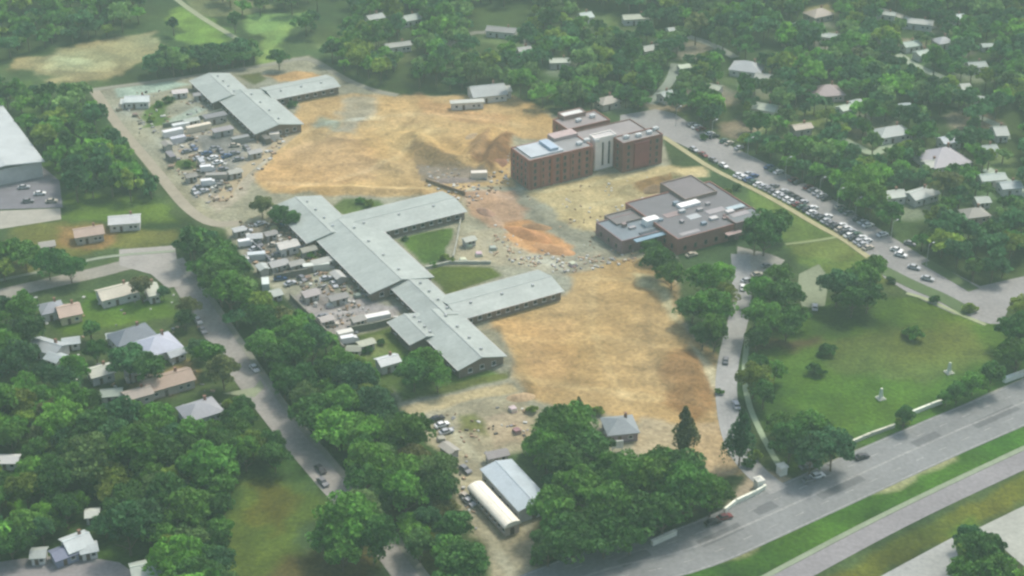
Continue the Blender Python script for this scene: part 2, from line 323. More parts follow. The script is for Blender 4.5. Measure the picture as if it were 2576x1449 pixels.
# relief: only in the bare earth, away from the buildings and roads
relief = np.zeros(GX.shape)
EARTH_RELIEF = [[(700, 420), (760, 350), (780, 270), (900, 250), (1130, 255), (1280, 270), (1240, 340), (1250, 420), (1100, 470), (760, 480)],
  [(1250, 830), (1440, 780), (1470, 690), (1600, 670), (1690, 760), (1700, 860), (1790, 960), (1780, 1040), (1560, 1030), (1330, 970)],
  [(1200, 530), (1300, 500), (1440, 560), (1500, 600), (1440, 640), (1300, 640), (1210, 580)]]
for poly in EARTH_RELIEF:
    wp = wpoly(poly); d = sdf(GX, GY, wp); a = np.clip(d/8, 0, 1)
    relief = np.maximum(relief, a*(1.5*(fbm(GX, GY, 14, 61)-.35)+.7*(fbm(GX, GY, 3.4, 71)-.4)+.5*(n3-.4)))
def ridge(pts, h, w):
    global relief
    wp = wpoly(pts)
    for (a, b) in zip(wp[:-1], wp[1:]):
        ex, ey = b[0]-a[0], b[1]-a[1]; L = ex*ex+ey*ey
        t = np.clip(((GX-a[0])*ex+(GY-a[1])*ey)/L, 0, 1)
        d = np.hypot(GX-a[0]-t*ex, GY-a[1]-t*ey)
        k = np.clip(1-d/w, 0, 1)
        relief = np.maximum(relief, h*k*(.75+.5*vnoise(GX, GY, 3.5, 5)))
ridge([(1045, 350), (1075, 385), (1130, 405), (1180, 410)], 3.2, 8)
ridge([(1190, 400), (1215, 365), (1235, 335)], 3.2, 6)
ridge([(1225, 420), (1255, 370), (1275, 345)], 3.4, 6)
ridge([(1590, 478), (1640, 465), (1690, 448)], 2.6, 6)
ridge([(1700, 900), (1760, 950), (1790, 1020)], 2.2, 9)
ridge([(1260, 830), (1275, 900), (1320, 965)], 1.4, 6)
ridge([(900, 395), (1000, 420), (1020, 460)], 1.2, 5)
ridge([(760, 480), (860, 476), (1060, 484)], 1.3, 4)
ridge([(1600, 700), (1670, 720), (1705, 790)], 1.0, 5)
relief = np.clip(relief, 0, 6)*np.clip((kind-.7)*4, 0, 1)
for _pl in ([(1862, 640), (1866, 770), (1845, 850), (1828, 930), (1826, 1000), (1838, 1080), (1860, 1140), (1905, 1195)],):
    _w = wpoly(_pl)
    for a, b in zip(_w[:-1], _w[1:]):
        ex, ey = b[0]-a[0], b[1]-a[1]; t = np.clip(((GX-a[0])*ex+(GY-a[1])*ey)/(ex*ex+ey*ey), 0, 1)
        relief *= np.clip((np.hypot(GX-a[0]-t*ex, GY-a[1]-t*ey)-5)/4, 0, 1)
# wheel tracks and scraper passes worn across the bare earth
def worn(pts, w, k, al):
    c = [np.array(p_) for p_ in wpoly(pts)]
    for _ in range(2):
        n = [c[0]]
        for a, b in zip(c[:-1], c[1:]): n += [a*.75+b*.25, a*.25+b*.75]
        c = n+[c[-1]]
    d = np.full(GX.shape, 1e9)
    for a, b in zip(c[:-1], c[1:]):
        ex, ey = b-a; L = ex*ex+ey*ey+1e-6; t = np.clip(((GX-a[0])*ex+(GY-a[1])*ey)/L, 0, 1)
        d = np.minimum(d, np.hypot(GX+wx*1.2-a[0]-t*ex, GY+wy*1.2-a[1]-t*ey))
    m_ = np.clip((w*.75-d)/.8+.5, 0, 1)*min(1, al*1.15)*(.5+.9*vnoise(GX, GY, 7, 77))*kind
    tone[:] = tone*(1-m_[..., None])+tone*np.array(k)*m_[..., None]
PALET = (1.22, 1.3, 1.4); DARKT = (.66, .66, .68)
for pts, w, k_, al in [
 ([(640, 420), (700, 370), (760, 330), (850, 300), (960, 300)], 2.4, PALET, .8), ([(760, 470), (900, 440), (1000, 400), (1080, 330)], 2, PALET, .6), ([(680, 460), (820, 465), (1000, 480), (1180, 470), (1290, 500)], 2, PALET, .7),
 ([(790, 330), (860, 360), (960, 350), (1050, 300)], 1.6, DARKT, .5), ([(800, 420), (880, 410), (950, 420), (1020, 440)], 1.6, DARKT, .5), ([(950, 265), (1100, 275), (1250, 300)], 2, DARKT, .4), ([(900, 300), (1040, 290), (1180, 290), (1330, 320)], 2.4, PALET, .6),
 ([(1080, 470), (1200, 440), (1290, 480), (1420, 480), (1600, 440)], 2.4, PALET, .6), ([(1180, 500), (1260, 560), (1320, 630), (1420, 680)], 2.2, PALET, .8), ([(1290, 480), (1340, 540), (1420, 590), (1500, 620), (1620, 630)], 2.2, DARKT, .5), ([(1350, 520), (1430, 530), (1560, 500)], 2, PALET, .4),
 ([(1420, 690), (1500, 650), (1560, 640)], 2, DARKT, .5), ([(1440, 700), (1560, 700), (1660, 730), (1700, 800)], 2.2, PALET, .5), ([(1300, 800), (1450, 790), (1600, 760), (1690, 790)], 2, DARKT, .35), ([(1280, 850), (1400, 860), (1560, 850), (1720, 880)], 2, PALET, .35), ([(1300, 900), (1450, 930), (1600, 920), (1740, 950)], 2, DARKT, .4),
 ([(1300, 960), (1450, 970), (1600, 1000), (1760, 1010), (1820, 1060)], 2.4, PALET, .6), ([(1500, 680), (1480, 800), (1520, 920), (1580, 1010)], 2, PALET, .35), ([(1640, 690), (1620, 820), (1660, 940), (1720, 1030)], 2, DARKT, .4), ([(1250, 830), (1270, 900), (1330, 985)], 2, DARKT, .5),
 ([(1040, 1040), (1130, 1060), (1180, 1140), (1240, 1180), (1330, 1330)], 2.2, PALET, .6), ([(1140, 1140), (1160, 1240), (1230, 1350), (1290, 1449)], 2.2, PALET, .6), ([(1120, 1080), (1230, 1060), (1320, 1010)], 2, DARKT, .4), ([(1200, 1130), (1300, 1110)], 2, DARKT, .5),
 ([(640, 560), (700, 620), (800, 660)], 2, DARKT, .5), ([(480, 340), (540, 400), (560, 470), (520, 520)], 2, DARKT, .5), ([(300, 270), (400, 340), (440, 430), (520, 520)], 2, PALET, .5), ([(800, 790), (900, 780), (1000, 770)], 1.6, PALET, .4)]: worn(pts, w, k_, al)
tone = np.clip(tone, .01, .7)
vid = np.arange(nx*ny).reshape(ny, nx)
q = np.stack([vid[:-1, :-1], vid[:-1, 1:], vid[1:, 1:], vid[1:, :-1]], -1)
fk = (kind[:-1, :-1]+kind[1:, 1:]) > 1
def sheet(name, faces, m, smooth=True):
    used, inv = np.unique(faces, return_inverse=True)
    co = np.stack([GX.ravel()[used], GY.ravel()[used], relief.ravel()[used]], -1)
    me = bpy.data.meshes.new(name); nf = len(faces)
    me.vertices.add(len(used)); me.vertices.foreach_set('co', co.ravel().astype(np.float32))
    me.loops.add(nf*4); me.loops.foreach_set('vertex_index', inv.ravel().astype(np.int32))
    me.polygons.add(nf); me.polygons.foreach_set('loop_start', (np.arange(nf)*4).astype(np.int32))
    me.polygons.foreach_set('loop_total', np.full(nf, 4, np.int32))
    me.polygons.foreach_set('use_smooth', np.full(nf, smooth))
    me.update(); me.validate()
    at = me.color_attributes.new('tone', 'FLOAT_COLOR', 'POINT')
    at.data.foreach_set('color', np.concatenate([tone.reshape(-1, 3)[used], np.ones((len(used), 1))], 1).astype(np.float32).ravel())
    o = me_obj(name, me, m); o['kind'] = 'structure'; return o
sheet('ground', q[~fk], M['ground']); sheet('bare_earth', q[fk], M['earth'])

# ------------------------------------------------------------------ ROADS, PAVEMENTS
AVOID = []      # outlines in the photo that trees must not cover
def flat(name, pts, color, z=.06, avoid=True, m='asphalt', th=None):
    mb = MB(); wp = wpoly(pts); mb.prism(wp, z-.05 if th is None else z-th, z)
    o = mb.build(name, M[m], None, tuple(x*(1.22 if m == 'asphalt' else .85) for x in color)); o['kind'] = 'structure'
    if avoid: AVOID.append(pts)
    return o
def ribbon_pts(pts, w, z=0):
    c = [P(u, v) for u, v in pts]; out = []
    # smooth
    for _ in range(2):
        n = [c[0]]
        for a, b in zip(c[:-1], c[1:]): n += [a*.75+b*.25, a*.25+b*.75]
        c = n+[c[-1]]
    l, r = [], []
    for i, p in enumerate(c):
        d = (c[min(i+1, len(c)-1)]-c[max(i-1, 0)]).normalized(); nn = Vector((-d.y, d.x, 0))
        l.append(p+nn*w/2); r.append(p-nn*w/2)
    return c, l, r
def ribbon(name, pts, w, color, z=.06, th=.05, m='asphalt', avoid=True):
    c, l, r = ribbon_pts(pts, w); mb = MB(); n = len(c)
    vs = []
    for a, b in zip(l, r): vs += [(a.x, a.y, z), (b.x, b.y, z), (a.x, a.y, z-th), (b.x, b.y, z-th)]
    fs = []
    for i in range(n-1):
        k = 4*i; fs += [(k, k+1, k+5, k+4), (k, k+4, k+6, k+2), (k+1, k+3, k+7, k+5)]
    mb.add(vs, fs); o = mb.build(name, M[m], None, tuple(x*(1.22 if m == 'asphalt' else .85) for x in color), fix=True); o['kind'] = 'structure'
    if avoid: AVOID.append([PROJ(p) for p in l]+[PROJ(p) for p in reversed(r)])
    return o
ASPH = alb(140, 142, 140); ASPD = alb(128, 130, 130); CONC = alb(190, 190, 176); PALE = alb(200, 204, 176)
ribbon('highway', [(1150, 1590), (1500, 1432), (1717, 1393), (1930, 1298), (2134, 1206), (2340, 1112), (2557, 1020), (2800, 915)], 17.5, ASPH)
ribbon('highway_shoulder', [(1150, 1545), (1400, 1432), (1560, 1390), (1717, 1347), (1850, 1285), (2134, 1150), (2350, 1062), (2557, 968), (2800, 866)], 3.2, alb(170, 168, 150), z=.05)
ribbon('service_road', [(1820, 1540), (2005, 1437), (2260, 1300), (2557, 1162), (2800, 1050)], 7.6, alb(152, 149, 149))
ribbon('road_verge', [(1780, 1530), (1975, 1424), (2240, 1286), (2557, 1136), (2800, 1024)], 1.6, alb(174, 188, 156), z=.18, th=.2, m='concrete')
flat('parking_apron', [(2215, 1450), (2397, 1352), (2410, 1400), (2420, 1520), (2120, 1520)], alb(176, 178, 172))
flat('parking_apron', [(2450, 1334), (2557, 1282), (2700, 1215), (2700, 1480), (2640, 1480), (2530, 1385), (2510, 1345)], alb(182, 184, 172))
ribbon('street', [(430, 655), (470, 715), (520, 800), (575, 880), (632, 960), (720, 1075), (835, 1210), (960, 1350), (1070, 1500)], 8.6, alb(158, 154, 146))
ribbon('pavement', [(489, 690), (548, 775), (606, 860), (660, 940), (745, 1060), (862, 1190), (990, 1345), (1105, 1500)], 2.0, alb(176, 176, 156), z=.14, th=.15, m='concrete')
ribbon('side_road', [(-80, 760), (80, 722), (250, 685), (340, 660), (445, 650)], 7.5, alb(156, 152, 140), z=.065)
ribbon('pavement', [(-80, 722), (120, 680), (260, 645), (440, 632)], 1.8, alb(176, 186, 160), z=.14, th=.15, m='concrete')
flat('crossroads', [(300, 628), (440, 618), (445, 660), (480, 715), (420, 725), (380, 690), (300, 668)], alb(170, 166, 158), z=.075)
flat('footpath', [(560, 990), (640, 975), (655, 955), (665, 975), (640, 1000)], alb(178, 188, 150), z=.08, m='concrete')
flat('parking_apron', [(-80, 1500), (-80, 1425), (60, 1405), (180, 1395), (300, 1415), (350, 1450), (380, 1500)], alb(150, 146, 144))
ribbon('perimeter_track', [(236, 226), (300, 322), (360, 390), (425, 470), (470, 525), (530, 566), (600, 562)], 4.2, alb(196, 186, 162), m='concrete')
ribbon('perimeter_track', [(232, 226), (400, 204), (520, 188), (660, 166), (760, 145), (800, 156), (860, 195), (930, 226), (1000, 240)], 3.4, alb(172, 170, 150), z=.07, m='concrete')
ribbon('farm_track', [(380, -60), (443, -2), (500, 40), (550, 70), (593, 96)], 3.0, alb(182, 190, 150), m='concrete')
ribbon('site_track', [(560, 500), (600, 440), (680, 380), (745, 330)], 5, alb(208, 190, 152), z=.07, m='concrete', avoid=True)
# lot beside the long row of parked cars
flat('lot_road', [(1650, 275), (1695, 285), (1765, 328), (1845, 370), (1950, 422), (2050, 474), (2150, 536), (2240, 594), (2350, 662), (2465, 720), (2580, 694), (2760, 660), (2760, 760), (2580, 742), (2540, 770), (2520, 815), (2490, 815), (2400, 790), (2300, 745), (2225, 700), (2180, 640), (2090, 575), (1980, 505), (1890, 455), (1800, 405), (1730, 372), (1672, 345), (1600, 330), (1560, 318), (1560, 290)], alb(156, 154, 150), z=.05)
ribbon('pavement', [(1668, 344), (1730, 385), (1790, 425), (1880, 468), (1960, 510), (2060, 570), (2120, 600), (2185, 648)], 2.4, alb(206, 198, 150), z=.14, th=.15, m='concrete')
ribbon('traffic_island', [(2200, 668), (2290, 715), (2380, 752), (2440, 790)], 5.5, alb(104, 128, 76), z=.16, th=.18, m='concrete')
ribbon('traffic_island', [(2330, 660), (2400, 700), (2450, 730)], 4.5, alb(104, 128, 76), z=.16, th=.18, m='concrete')
ribbon('pavement', [(2280, 738), (2330, 752), (2400, 785), (2480, 818)], 1.6, alb(190, 200, 150), z=.14, th=.15, m='concrete')
ribbon('drive', [(1862, 640), (1866, 700), (1866, 770), (1845, 850), (1828, 930), (1826, 1000), (1838, 1080), (1860, 1140), (1905, 1195), (1960, 1235)], 6.4, alb(164, 164, 160), z=.09)
ribbon('footpath', [(1882, 845), (1874, 900), (1872, 960), (1884, 1020), (1905, 1070), (1930, 1120), (1965, 1180)], 1.7, alb(180, 200, 160), z=.12, th=.12, m='concrete')
flat('parking_apron', [(1855, 620), (1940, 640), (1975, 655), (1950, 680), (1885, 690), (1850, 690)], alb(160, 158, 148), z=.07)
flat('parking_apron', [(2010, 690), (2060, 665), (2085, 700), (2075, 770), (2020, 775), (2005, 740)], alb(138, 146, 118), z=.07)
ribbon('footpath', [(1975, 615), (2060, 605), (2130, 592)], 1.6, alb(164, 178, 120), z=.12, th=.12, m='concrete', avoid=False)
ribbon('lane', [(2250, 130), (2300, 165), (2372, 195)], 4.5, alb(172, 184, 160))
ribbon('lane', [(2200, 20), (2240, 32), (2290, 48), (2350, 72)], 5, alb(186, 186, 176))
ribbon('lane', [(1640, 262), (1660, 235), (1690, 200), (1700, 160)], 4.5, alb(140, 150, 136))
ribbon('lane', [(2110, 345), (2160, 370), (2200, 392), (2240, 360)], 4, alb(156, 170, 140))
ribbon('lane', [(1730, 92), (1790, 110), (1850, 145)], 4.5, alb(146, 152, 138))
ribbon('lane', [(2450, 290), (2520, 318), (2530, 350)], 4, alb(168, 178, 156))
ribbon('lane', [(1090, 140), (1180, 75), (1300, 92), (1350, 130)], 4, alb(132, 132, 118), avoid=False)
ribbon('lane', [(2480, 425), (2530, 455), (2600, 500)], 5, alb(176, 190, 170))
# painted lane markings on the highway
mk = MB()
c, l, r = ribbon_pts([(1150, 1590), (1500, 1432), (1717, 1393), (1930, 1298), (2134, 1206), (2340, 1112), (2557, 1020), (2800, 915)], 17.5)
def dash_line(mk, c, off, w, on, gap, z=.075):
    acc = 0; pos = 0; dr = True
    for a, b in zip(c[:-1], c[1:]):
        d = (b-a); L = d.length; d.normalize(); n = Vector((-d.y, d.x, 0)); t = 0
        while t < L:
            s = min(L-t, (on if dr else gap)-pos)
            if dr:
                p0 = a+d*t+n*off; p1 = a+d*(t+s)+n*off
                mk.add([(*(p0+n*w/2).xy, z), (*(p0-n*w/2).xy, z), (*(p1-n*w/2).xy, z), (*(p1+n*w/2).xy, z)], [(0, 1, 2, 3)])
            t += s; pos += s
            if pos >= (on if dr else gap)-1e-6: pos = 0; dr = not dr
for off, on, gap in ((0.2, 500, .01), (-.2, 500, .01), (4.2, 3, 6), (-4.2, 3, 6), (8.2, 500, .01), (-8.2, 500, .01)): dash_line(mk, c, off, .16, on, gap)
o = mk.build('lane_markings', M['paint'], fix=False); o['kind'] = 'structure'

# ------------------------------------------------------------------ BUILDINGS
LAND = []        # (short phrase, u, v) used to say where a tree or a car stands
HOUSES_PX = []
GC = Matrix.Rotation(R(GA), 4, 'Z')
def grid_box(pts, z):
    s = []; t = []
    for u, v in pts:
        p = P(u, v, z); s.append(p.dot(ES)); t.append(p.dot(ET))
    return min(s), max(s), min(t), max(t)
def window_mesh(w, h, name='window'):
    mb = MB(); mb.box(-w/2, w/2, -.06, .10, 0, h, 0)
    mb.box(-w/2+.12, w/2-.12, -.09, -.055, .12, h-.12, 1)
    mb.box(-w/2-.1, w/2+.1, -.2, -.06, -.12, 0, 0)
    me = mb.mesh(name); me.materials.append(M['trim']); me.materials.append(M['glass']); return me
WIN = window_mesh(1.5, 1.5); WINT = window_mesh(1.5, 1.5); WINB = window_mesh(1.3, 1.7); WINB.materials[0] = M['darktrim']; WINH = window_mesh(1.2, 1.1)
def put_window(me, parent, x, y, z, rz):   # rz=0: faces local -y
    o = me_obj('window', me, None, parent); o.location = (x, y, z); o.rotation_euler = (0, 0, rz); return o
def gable_roof(mb, x0, x1, y0, y1, z, rise, th=.3, over=.7, along='x', mi=0):
    x0 -= over; x1 += over; y0 -= over; y1 += over
    if along == 'x': A = [(x0, y0), (x0, (y0+y1)/2), (x0, y1)]; B = [(x1, a[1]) for a in A]
    else: A = [(x0, y0), ((x0+x1)/2, y0), (x1, y0)]; B = [(a[0], y1) for a in A]
    zs = [z, z+rise, z]; vs = []
    for E in (A, B):
        for (p, zz) in zip(E, zs): vs += [(*p, zz), (*p, zz-th)]
    mb.add(vs, [(0, 6, 8, 2), (2, 8, 10, 4), (1, 3, 9, 7), (3, 5, 11, 9), (0, 1, 7, 6), (4, 10, 11, 5), (0, 2, 3, 1), (2, 4, 5, 3), (6, 7, 9, 8), (8, 9, 11, 10)], mi)
ROOFC = (.34, .375, .34)
def pavilion(phrase, label, blocks, eave=3.4):
    allp = [p for b in blocks for p in b[0]]
    c = P(sum(p[0] for p in allp)/len(allp), sum(p[1] for p in allp)/len(allp), eave); c.z = 0
    root = empty('pavilion', c, R(GA), label, 'building', 'cross shaped pavilions with pale metal roofs')
    cs, ct = c.dot(ES), c.dot(ET)
    LAND.append((phrase, *PROJ((c.x, c.y, 4))))
    for k, (pts, along, rise, wins) in enumerate(blocks):
        s0, s1, t0, t1 = grid_box(pts, eave)
        x0, x1, y0, y1 = s0-cs, s1-cs, -(t1-ct), -(t0-ct)
        AVOID.append([PROJ(GC @ Vector((x, y, eave+rise*.5)) + c) for x, y in ((x0, y0), (x1, y0), (x1, y1), (x0, y1))])
        mb = MB(); i = .5
        mb.box(x0+i, x1-i, y0+i, y1-i, 0, eave-.25)
        if along == 'x': gy_ = (y0+y1)/2; mb.add([(x0+i, y0+i, eave-.25), (x0+i, y1-i, eave-.25), (x0+i, gy_, eave+rise-.35), (x1-i, y0+i, eave-.25), (x1-i, y1-i, eave-.25), (x1-i, gy_, eave+rise-.35)], [(0, 1, 2), (3, 5, 4)])
        else: gx_ = (x0+x1)/2; mb.add([(x0+i, y0+i, eave-.25), (x1-i, y0+i, eave-.25), (gx_, y0+i, eave+rise-.35), (x0+i, y1-i, eave-.25), (x1-i, y1-i, eave-.25), (gx_, y1-i, eave+rise-.35)], [(0, 1, 2), (3, 5, 4)])
        mb.build('wall', M['wall'], root, (.20, .155, .12))
        mb = MB(); gable_roof(mb, x0, x1, y0, y1, eave+.01*k, rise, along=along, over=.25)
        v = 1+random.uniform(-.05, .05)
        rf = mb.build('roof', M['sheetroof'], root, tuple(a*v for a in ROOFC))
        mb = MB()
        if along == 'x': mb.box(x0-.3, x1+.3, (y0+y1)/2-.25, (y0+y1)/2+.25, eave+rise-.06, eave+rise+.1)
        else: mb.box((x0+x1)/2-.25, (x0+x1)/2+.25, y0-.3, y1+.3, eave+rise-.06, eave+rise+.1)
        mb.build('ridge_cap', M['roof'], rf, (.38, .41, .38))
        # light gutters at the eaves
        mb = MB()
        if along == 'x':
            for yy in (y0-.42, y1+.27): mb.box(x0-.2, x1+.2, yy, yy+.15, eave-.2, eave+.04)
        else:
            for xx in (x0-.42, x1+.27): mb.box(xx, xx+.15, y0-.2, y1+.2, eave-.2, eave+.04)
        mb.build('gutter', M['trim'], rf)
        if 'f' in wins:      # south east long side
            n = int((x1-x0-3)/3.4)
            for j in range(n): put_window(WINT, root, x0+2.2+(j+.5)*(x1-x0-4)/n, y0+i, 1.1, 0)
        if 'l' in wins:      # south west side
            n = max(2, int((y1-y0-3)/3.6))
            for j in range(n): put_window(WINT, root, x0+i, y0+2+(j+.5)*(y1-y0-4)/n, 1.1, R(-90))
        # roof vents
        for j in range(3 if along == 'x' else 4):
            tt = (j+.6)/(3.3 if along == 'x' else 4.3); mb = MB()
            if along == 'x': vx, vy = x0+(x1-x0)*tt, (y0+y1)/2-2.2
            else: vx, vy = (x0+x1)/2+2.2, y0+(y1-y0)*tt
            mb.box(vx-.35, vx+.35, vy-.35, vy+.35, eave+rise*.5, eave+rise+.15)
            mb.build('roof_vent', M['metal'], rf)
    return root
pavilion('the northern cross shaped pavilion', 'pale metal roofed cross shaped pavilion, the furthest, at the north west corner of the site',
 [([(507, 200), (525, 248), (585, 248), (575, 184)], 'y', 1.7, 'l'), ([(582, 252), (643, 337), (740, 293), (647, 228)], 'y', 2.1, 'fl'),
  ([(655, 222), (833, 199), (852, 217), (740, 240)], 'x', 1.4, 'f')])
pavilion('the middle cross shaped pavilion', 'pale metal roofed cross shaped pavilion between the other two, beside a small square lawn',
 [([(717, 513), (817, 503), (862, 548), (757, 595), (830, 597)], 'y', 1.8, 'fl'), ([(840, 590), (862, 668), (942, 736), (1065, 675), (980, 600), (900, 555)], 'y', 2.3, 'fl'),
  ([(850, 545), (1065, 508), (1135, 500), (1165, 533), (1000, 573), (870, 590)], 'x', 1.5, 'f')])
pavilion('the nearest cross shaped pavilion', 'pale metal roofed cross shaped pavilion, the nearest, its long wing beside the orange earth',
 [([(995, 720), (1075, 703), (1165, 790), (1040, 778)], 'y', 1.7, 'l'), ([(1060, 800), (1075, 853), (1152, 930), (1272, 896), (1165, 806)], 'y', 2.2, 'fl'),
  ([(985, 808), (1028, 862), (1090, 850), (1060, 790)], 'y', 1.3, 'l'), ([(1100, 750), (1342, 683), (1405, 722), (1165, 802)], 'x', 1.6, 'f')])

def block(root, c, pts, z0, h, wallc, roofc, name='wall', wm='brick', parapet=.6, wins=None, wmesh=None, at=None):
    """flat roofed volume on the building grid; pts are read at height h (roof) unless at given"""
    s0, s1, t0, t1 = grid_box(pts, h if at is None else at)
    cs, ct = c.dot(ES), c.dot(ET); x0, x1, y0, y1 = s0-cs, s1-cs, -(t1-ct), -(t0-ct)
    mb = MB(); mb.box(x0, x1, y0, y1, z0, h)
    p = parapet
    if p: 
        for a in ((x0, x1, y0, y0+.35), (x0, x1, y1-.35, y1), (x0, x0+.35, y0+.35, y1-.35), (x1-.35, x1, y0+.35, y1-.35)): mb.box(*a, h, h+p)
    w = mb.build(name, M[wm], root, wallc)
    mb = MB(); mb.box(x0+.36, x1-.36, y0+.36, y1-.36, h+.01, h+.2); rf = mb.build('roof', M['roof'], root, roofc)
    if wins:
        fl, st, z_, l_ = wins
        for f in range(fl):
            n = int((x1-x0-1.5)/st)
            for j in range(n): put_window(wmesh or WINB, root, x0+1+(j+.5)*(x1-x0-2)/n, y0-.02, z_+f*l_, 0)
            if x1-x0 > 6:
                n = max(1, int((y1-y0-1.5)/st))
                for j in range(n): put_window(wmesh or WINB, root, x0-.02, y0+1+(j+.5)*(y1-y0-2)/n, z_+f*l_, R(-90))
    AVOID.append([PROJ(GC @ Vector((x, y, zz)) + c) for x, y, zz in ((x0, y0, 0), (x1, y0, 0), (x1, y0, h), (x1, y1, h), (x0, y1, h), (x0, y0, h))])
    return x0, x1, y0, y1
def hvac(root, x, y, z, w=2, d=1.6, h=1.2, col=(.6, .62, .6)):
    mb = MB(); mb.box(x-w/2, x+w/2, y-d/2, y+d/2, z+.2, z+h); mb.tube((x, y, z+h), (x, y, z+h+.2), .5, .5, 10)
    for a in (-1, 1): mb.box(x+a*w*.35-.1, x+a*w*.35+.1, y-d/2, y+d/2, z, z+.2)
    mb.build('roof_unit', M['wall'], root, col)
c = P(1440, 440); c.z = 0
bb = empty('brick_building', c, R(GA), 'tall dark red brick block of several flat roofed parts with a pale stair tower', 'building')
LAND.append(('the tall red brick building', 1440, 400))
BR = (.29, .125, .095); BR2 = (.24, .085, .08)
x0, x1, y0, y1 = block(bb, c, [(1286, 374), (1317, 398), (1492, 370)], 0, 11.4, BR, (.25,.25,.245), wins=(4, 3.0, 1.0, 2.65))
for k in range(7):                                  # brick piers between the bays
    mb = MB(); px = x0+1+(x1-x0-2)*k/6
    mb.box(px-.35, px+.35, y0-.35, y0-.03, 0, 11.6); mb.build('pier', M['brick'], bb, (.30, .10, .06) if k in (2, 3) else (.24, .115, .085))
mb = MB(); mb.box(x0+2, x0+(x1-x0)*.58, y0+2, y1-.8, 11.65, 12.1); mb.build('roof_sheet', M['roof'], bb, (.42,.46,.48))
mb = MB(); mb.box(x0+(x1-x0)*.4, x0+(x1-x0)*.52, y0+3, y1-2, 12.11, 13.2); mb.build('roof_light', M['roof'], bb, (.36, .44, .52))
mb = MB(); mb.box(x0+(x1-x0)*.62, x1, y1-3, y1+2, 9, 13.0); mb.build('plant_room', M['wall'], bb, (.42, .33, .31))
X0, X1, Y0, Y1 = block(bb, c, [(1494, 350), (1535, 344), (1535, 330)], 0, 12.6, (.80, .76, .69), (.5, .47, .44), wm='wall', name='stair_tower')
for k in range(2):
    mb = MB(); px = X0+(X1-X0)*(.36+.3*k); mb.box(px-.35, px+.35, Y0-.12, Y0+.05, 1.6, 11); mb.build('glazing_strip', M['glass'], bb)
a0, a1, b0, b1 = block(bb, c, [(1546, 350), (1664, 341), (1642, 324)], 0, 11.6, (.22, .10, .08), (.23,.22,.21), wins=(4, 3.1, 1.0, 2.7))
mb = MB(); mb.box(a0+(a1-a0)*.28, a0+(a1-a0)*.66, b0-.5, b0-.03, 1, 11); mb.build('red_panel', M['brick'], bb, BR2)
block(bb, c, [(1440, 356), (1630, 330), (1565, 312), (1428, 338)], 0, 9.5, (.20, .12, .10), (.26,.235,.225), wins=(3, 3.4, 1.0, 2.9))
q0 = block(bb, c, [(1396, 302), (1412, 318), (1535, 304), (1500, 284)], 0, 9.0, (.30, .14, .10), (.25,.22,.21), wins=(3, 3.4, 1.0, 2.8))
block(bb, c, [(1405, 286), (1414, 294), (1474, 284)], 0, 10.4, (.3, .2, .17), (.62, .62, .58))
for x, y, z in ((a0+4, b0+4, 11.8), (a0+9, b0+3.2, 11.8), (a0+14, b0+3.5, 11.8), (a0+18, b0+5, 11.8), (q0[0]+8, q0[2]+5, 9.2), (q0[0]+15, q0[2]+6, 9.2), (x0+24, y0+4, 11.6), (x0+28, y0+5, 11.6), (x0+31, y0+3, 11.6)): hvac(bb, x, y, z)

c = P(1720, 600); c.z = 0
gb = empty('flat_roofed_block', c, R(GA), 'low sprawling brick block with grey flat roofs, right of the orange earth', 'building')
LAND.append(('the low grey roofed block', 1720, 560))
GR = (.14, .135, .14)
m0, m1, n0, n1 = block(gb, c, [(1640, 545), (1700, 602), (1850, 566), (1895, 528), (1740, 470)], 0, 5.6, (.29, .14, .115), GR, wins=(1, 4.2, 1.4, 3))
block(gb, c, [(1680, 476), (1712, 450), (1785, 472), (1758, 496)], 0, 6.5, (.25, .19, .16), (.165, .145, .145))
block(gb, c, [(1508, 560), (1550, 600), (1700, 574), (1640, 535)], 0, 4.6, (.24, .16, .16), (.16, .19, .21), wins=(1, 4.5, 1.2, 3))
block(gb, c, [(1520, 545), (1545, 560), (1620, 550), (1600, 535)], 0, 4.9, (.2, .17, .16), (.15, .14, .135))
block(gb, c, [(1820, 545), (1850, 560), (1925, 545), (1890, 524)], 0, 6.1, (.22, .15, .14), (.16, .175, .18))
def rect_on(root, c, u, v, z, w, d, h, name, m, col):
    p = P(u, v, z)-c; x, y = p.dot(ES), -p.dot(ET); mb = MB(); mb.box(x-w/2, x+w/2, y-d/2, y+d/2, z, z+h); return mb.build(name, M[m], root, col)
rect_on(gb, c, 1637, 563, 4.8, 5.5, 3.2, 2.2, 'roof_box', 'wall', (.80, .80, .76))
rect_on(gb, c, 1640, 585, 4.81, 9, 3, .35, 'roof_light', 'glass', None)
rect_on(gb, c, 1732, 517, 5.8, 8.5, 3.2, 1.0, 'roof_box', 'wall', (.78, .77, .73))
rect_on(gb, c, 1640, 596, 4.82, 14, 2.2, .25, 'roof_sheet', 'roof', (.20, .30, .36))
rect_on(gb, c, 1795, 552, 5.8, 3, 2, .9, 'roof_unit', 'wall', (.5, .48, .46)); rect_on(gb, c, 1835, 535, 6.3, 3, 2, .9, 'roof_unit', 'wall', (.55, .52, .5))
rect_on(gb, c, 1850, 522, 6.3, 7, 2.4, .3, 'roof_sheet', 'roof', (.36, .44, .46))
rr_ = random.Random(5)
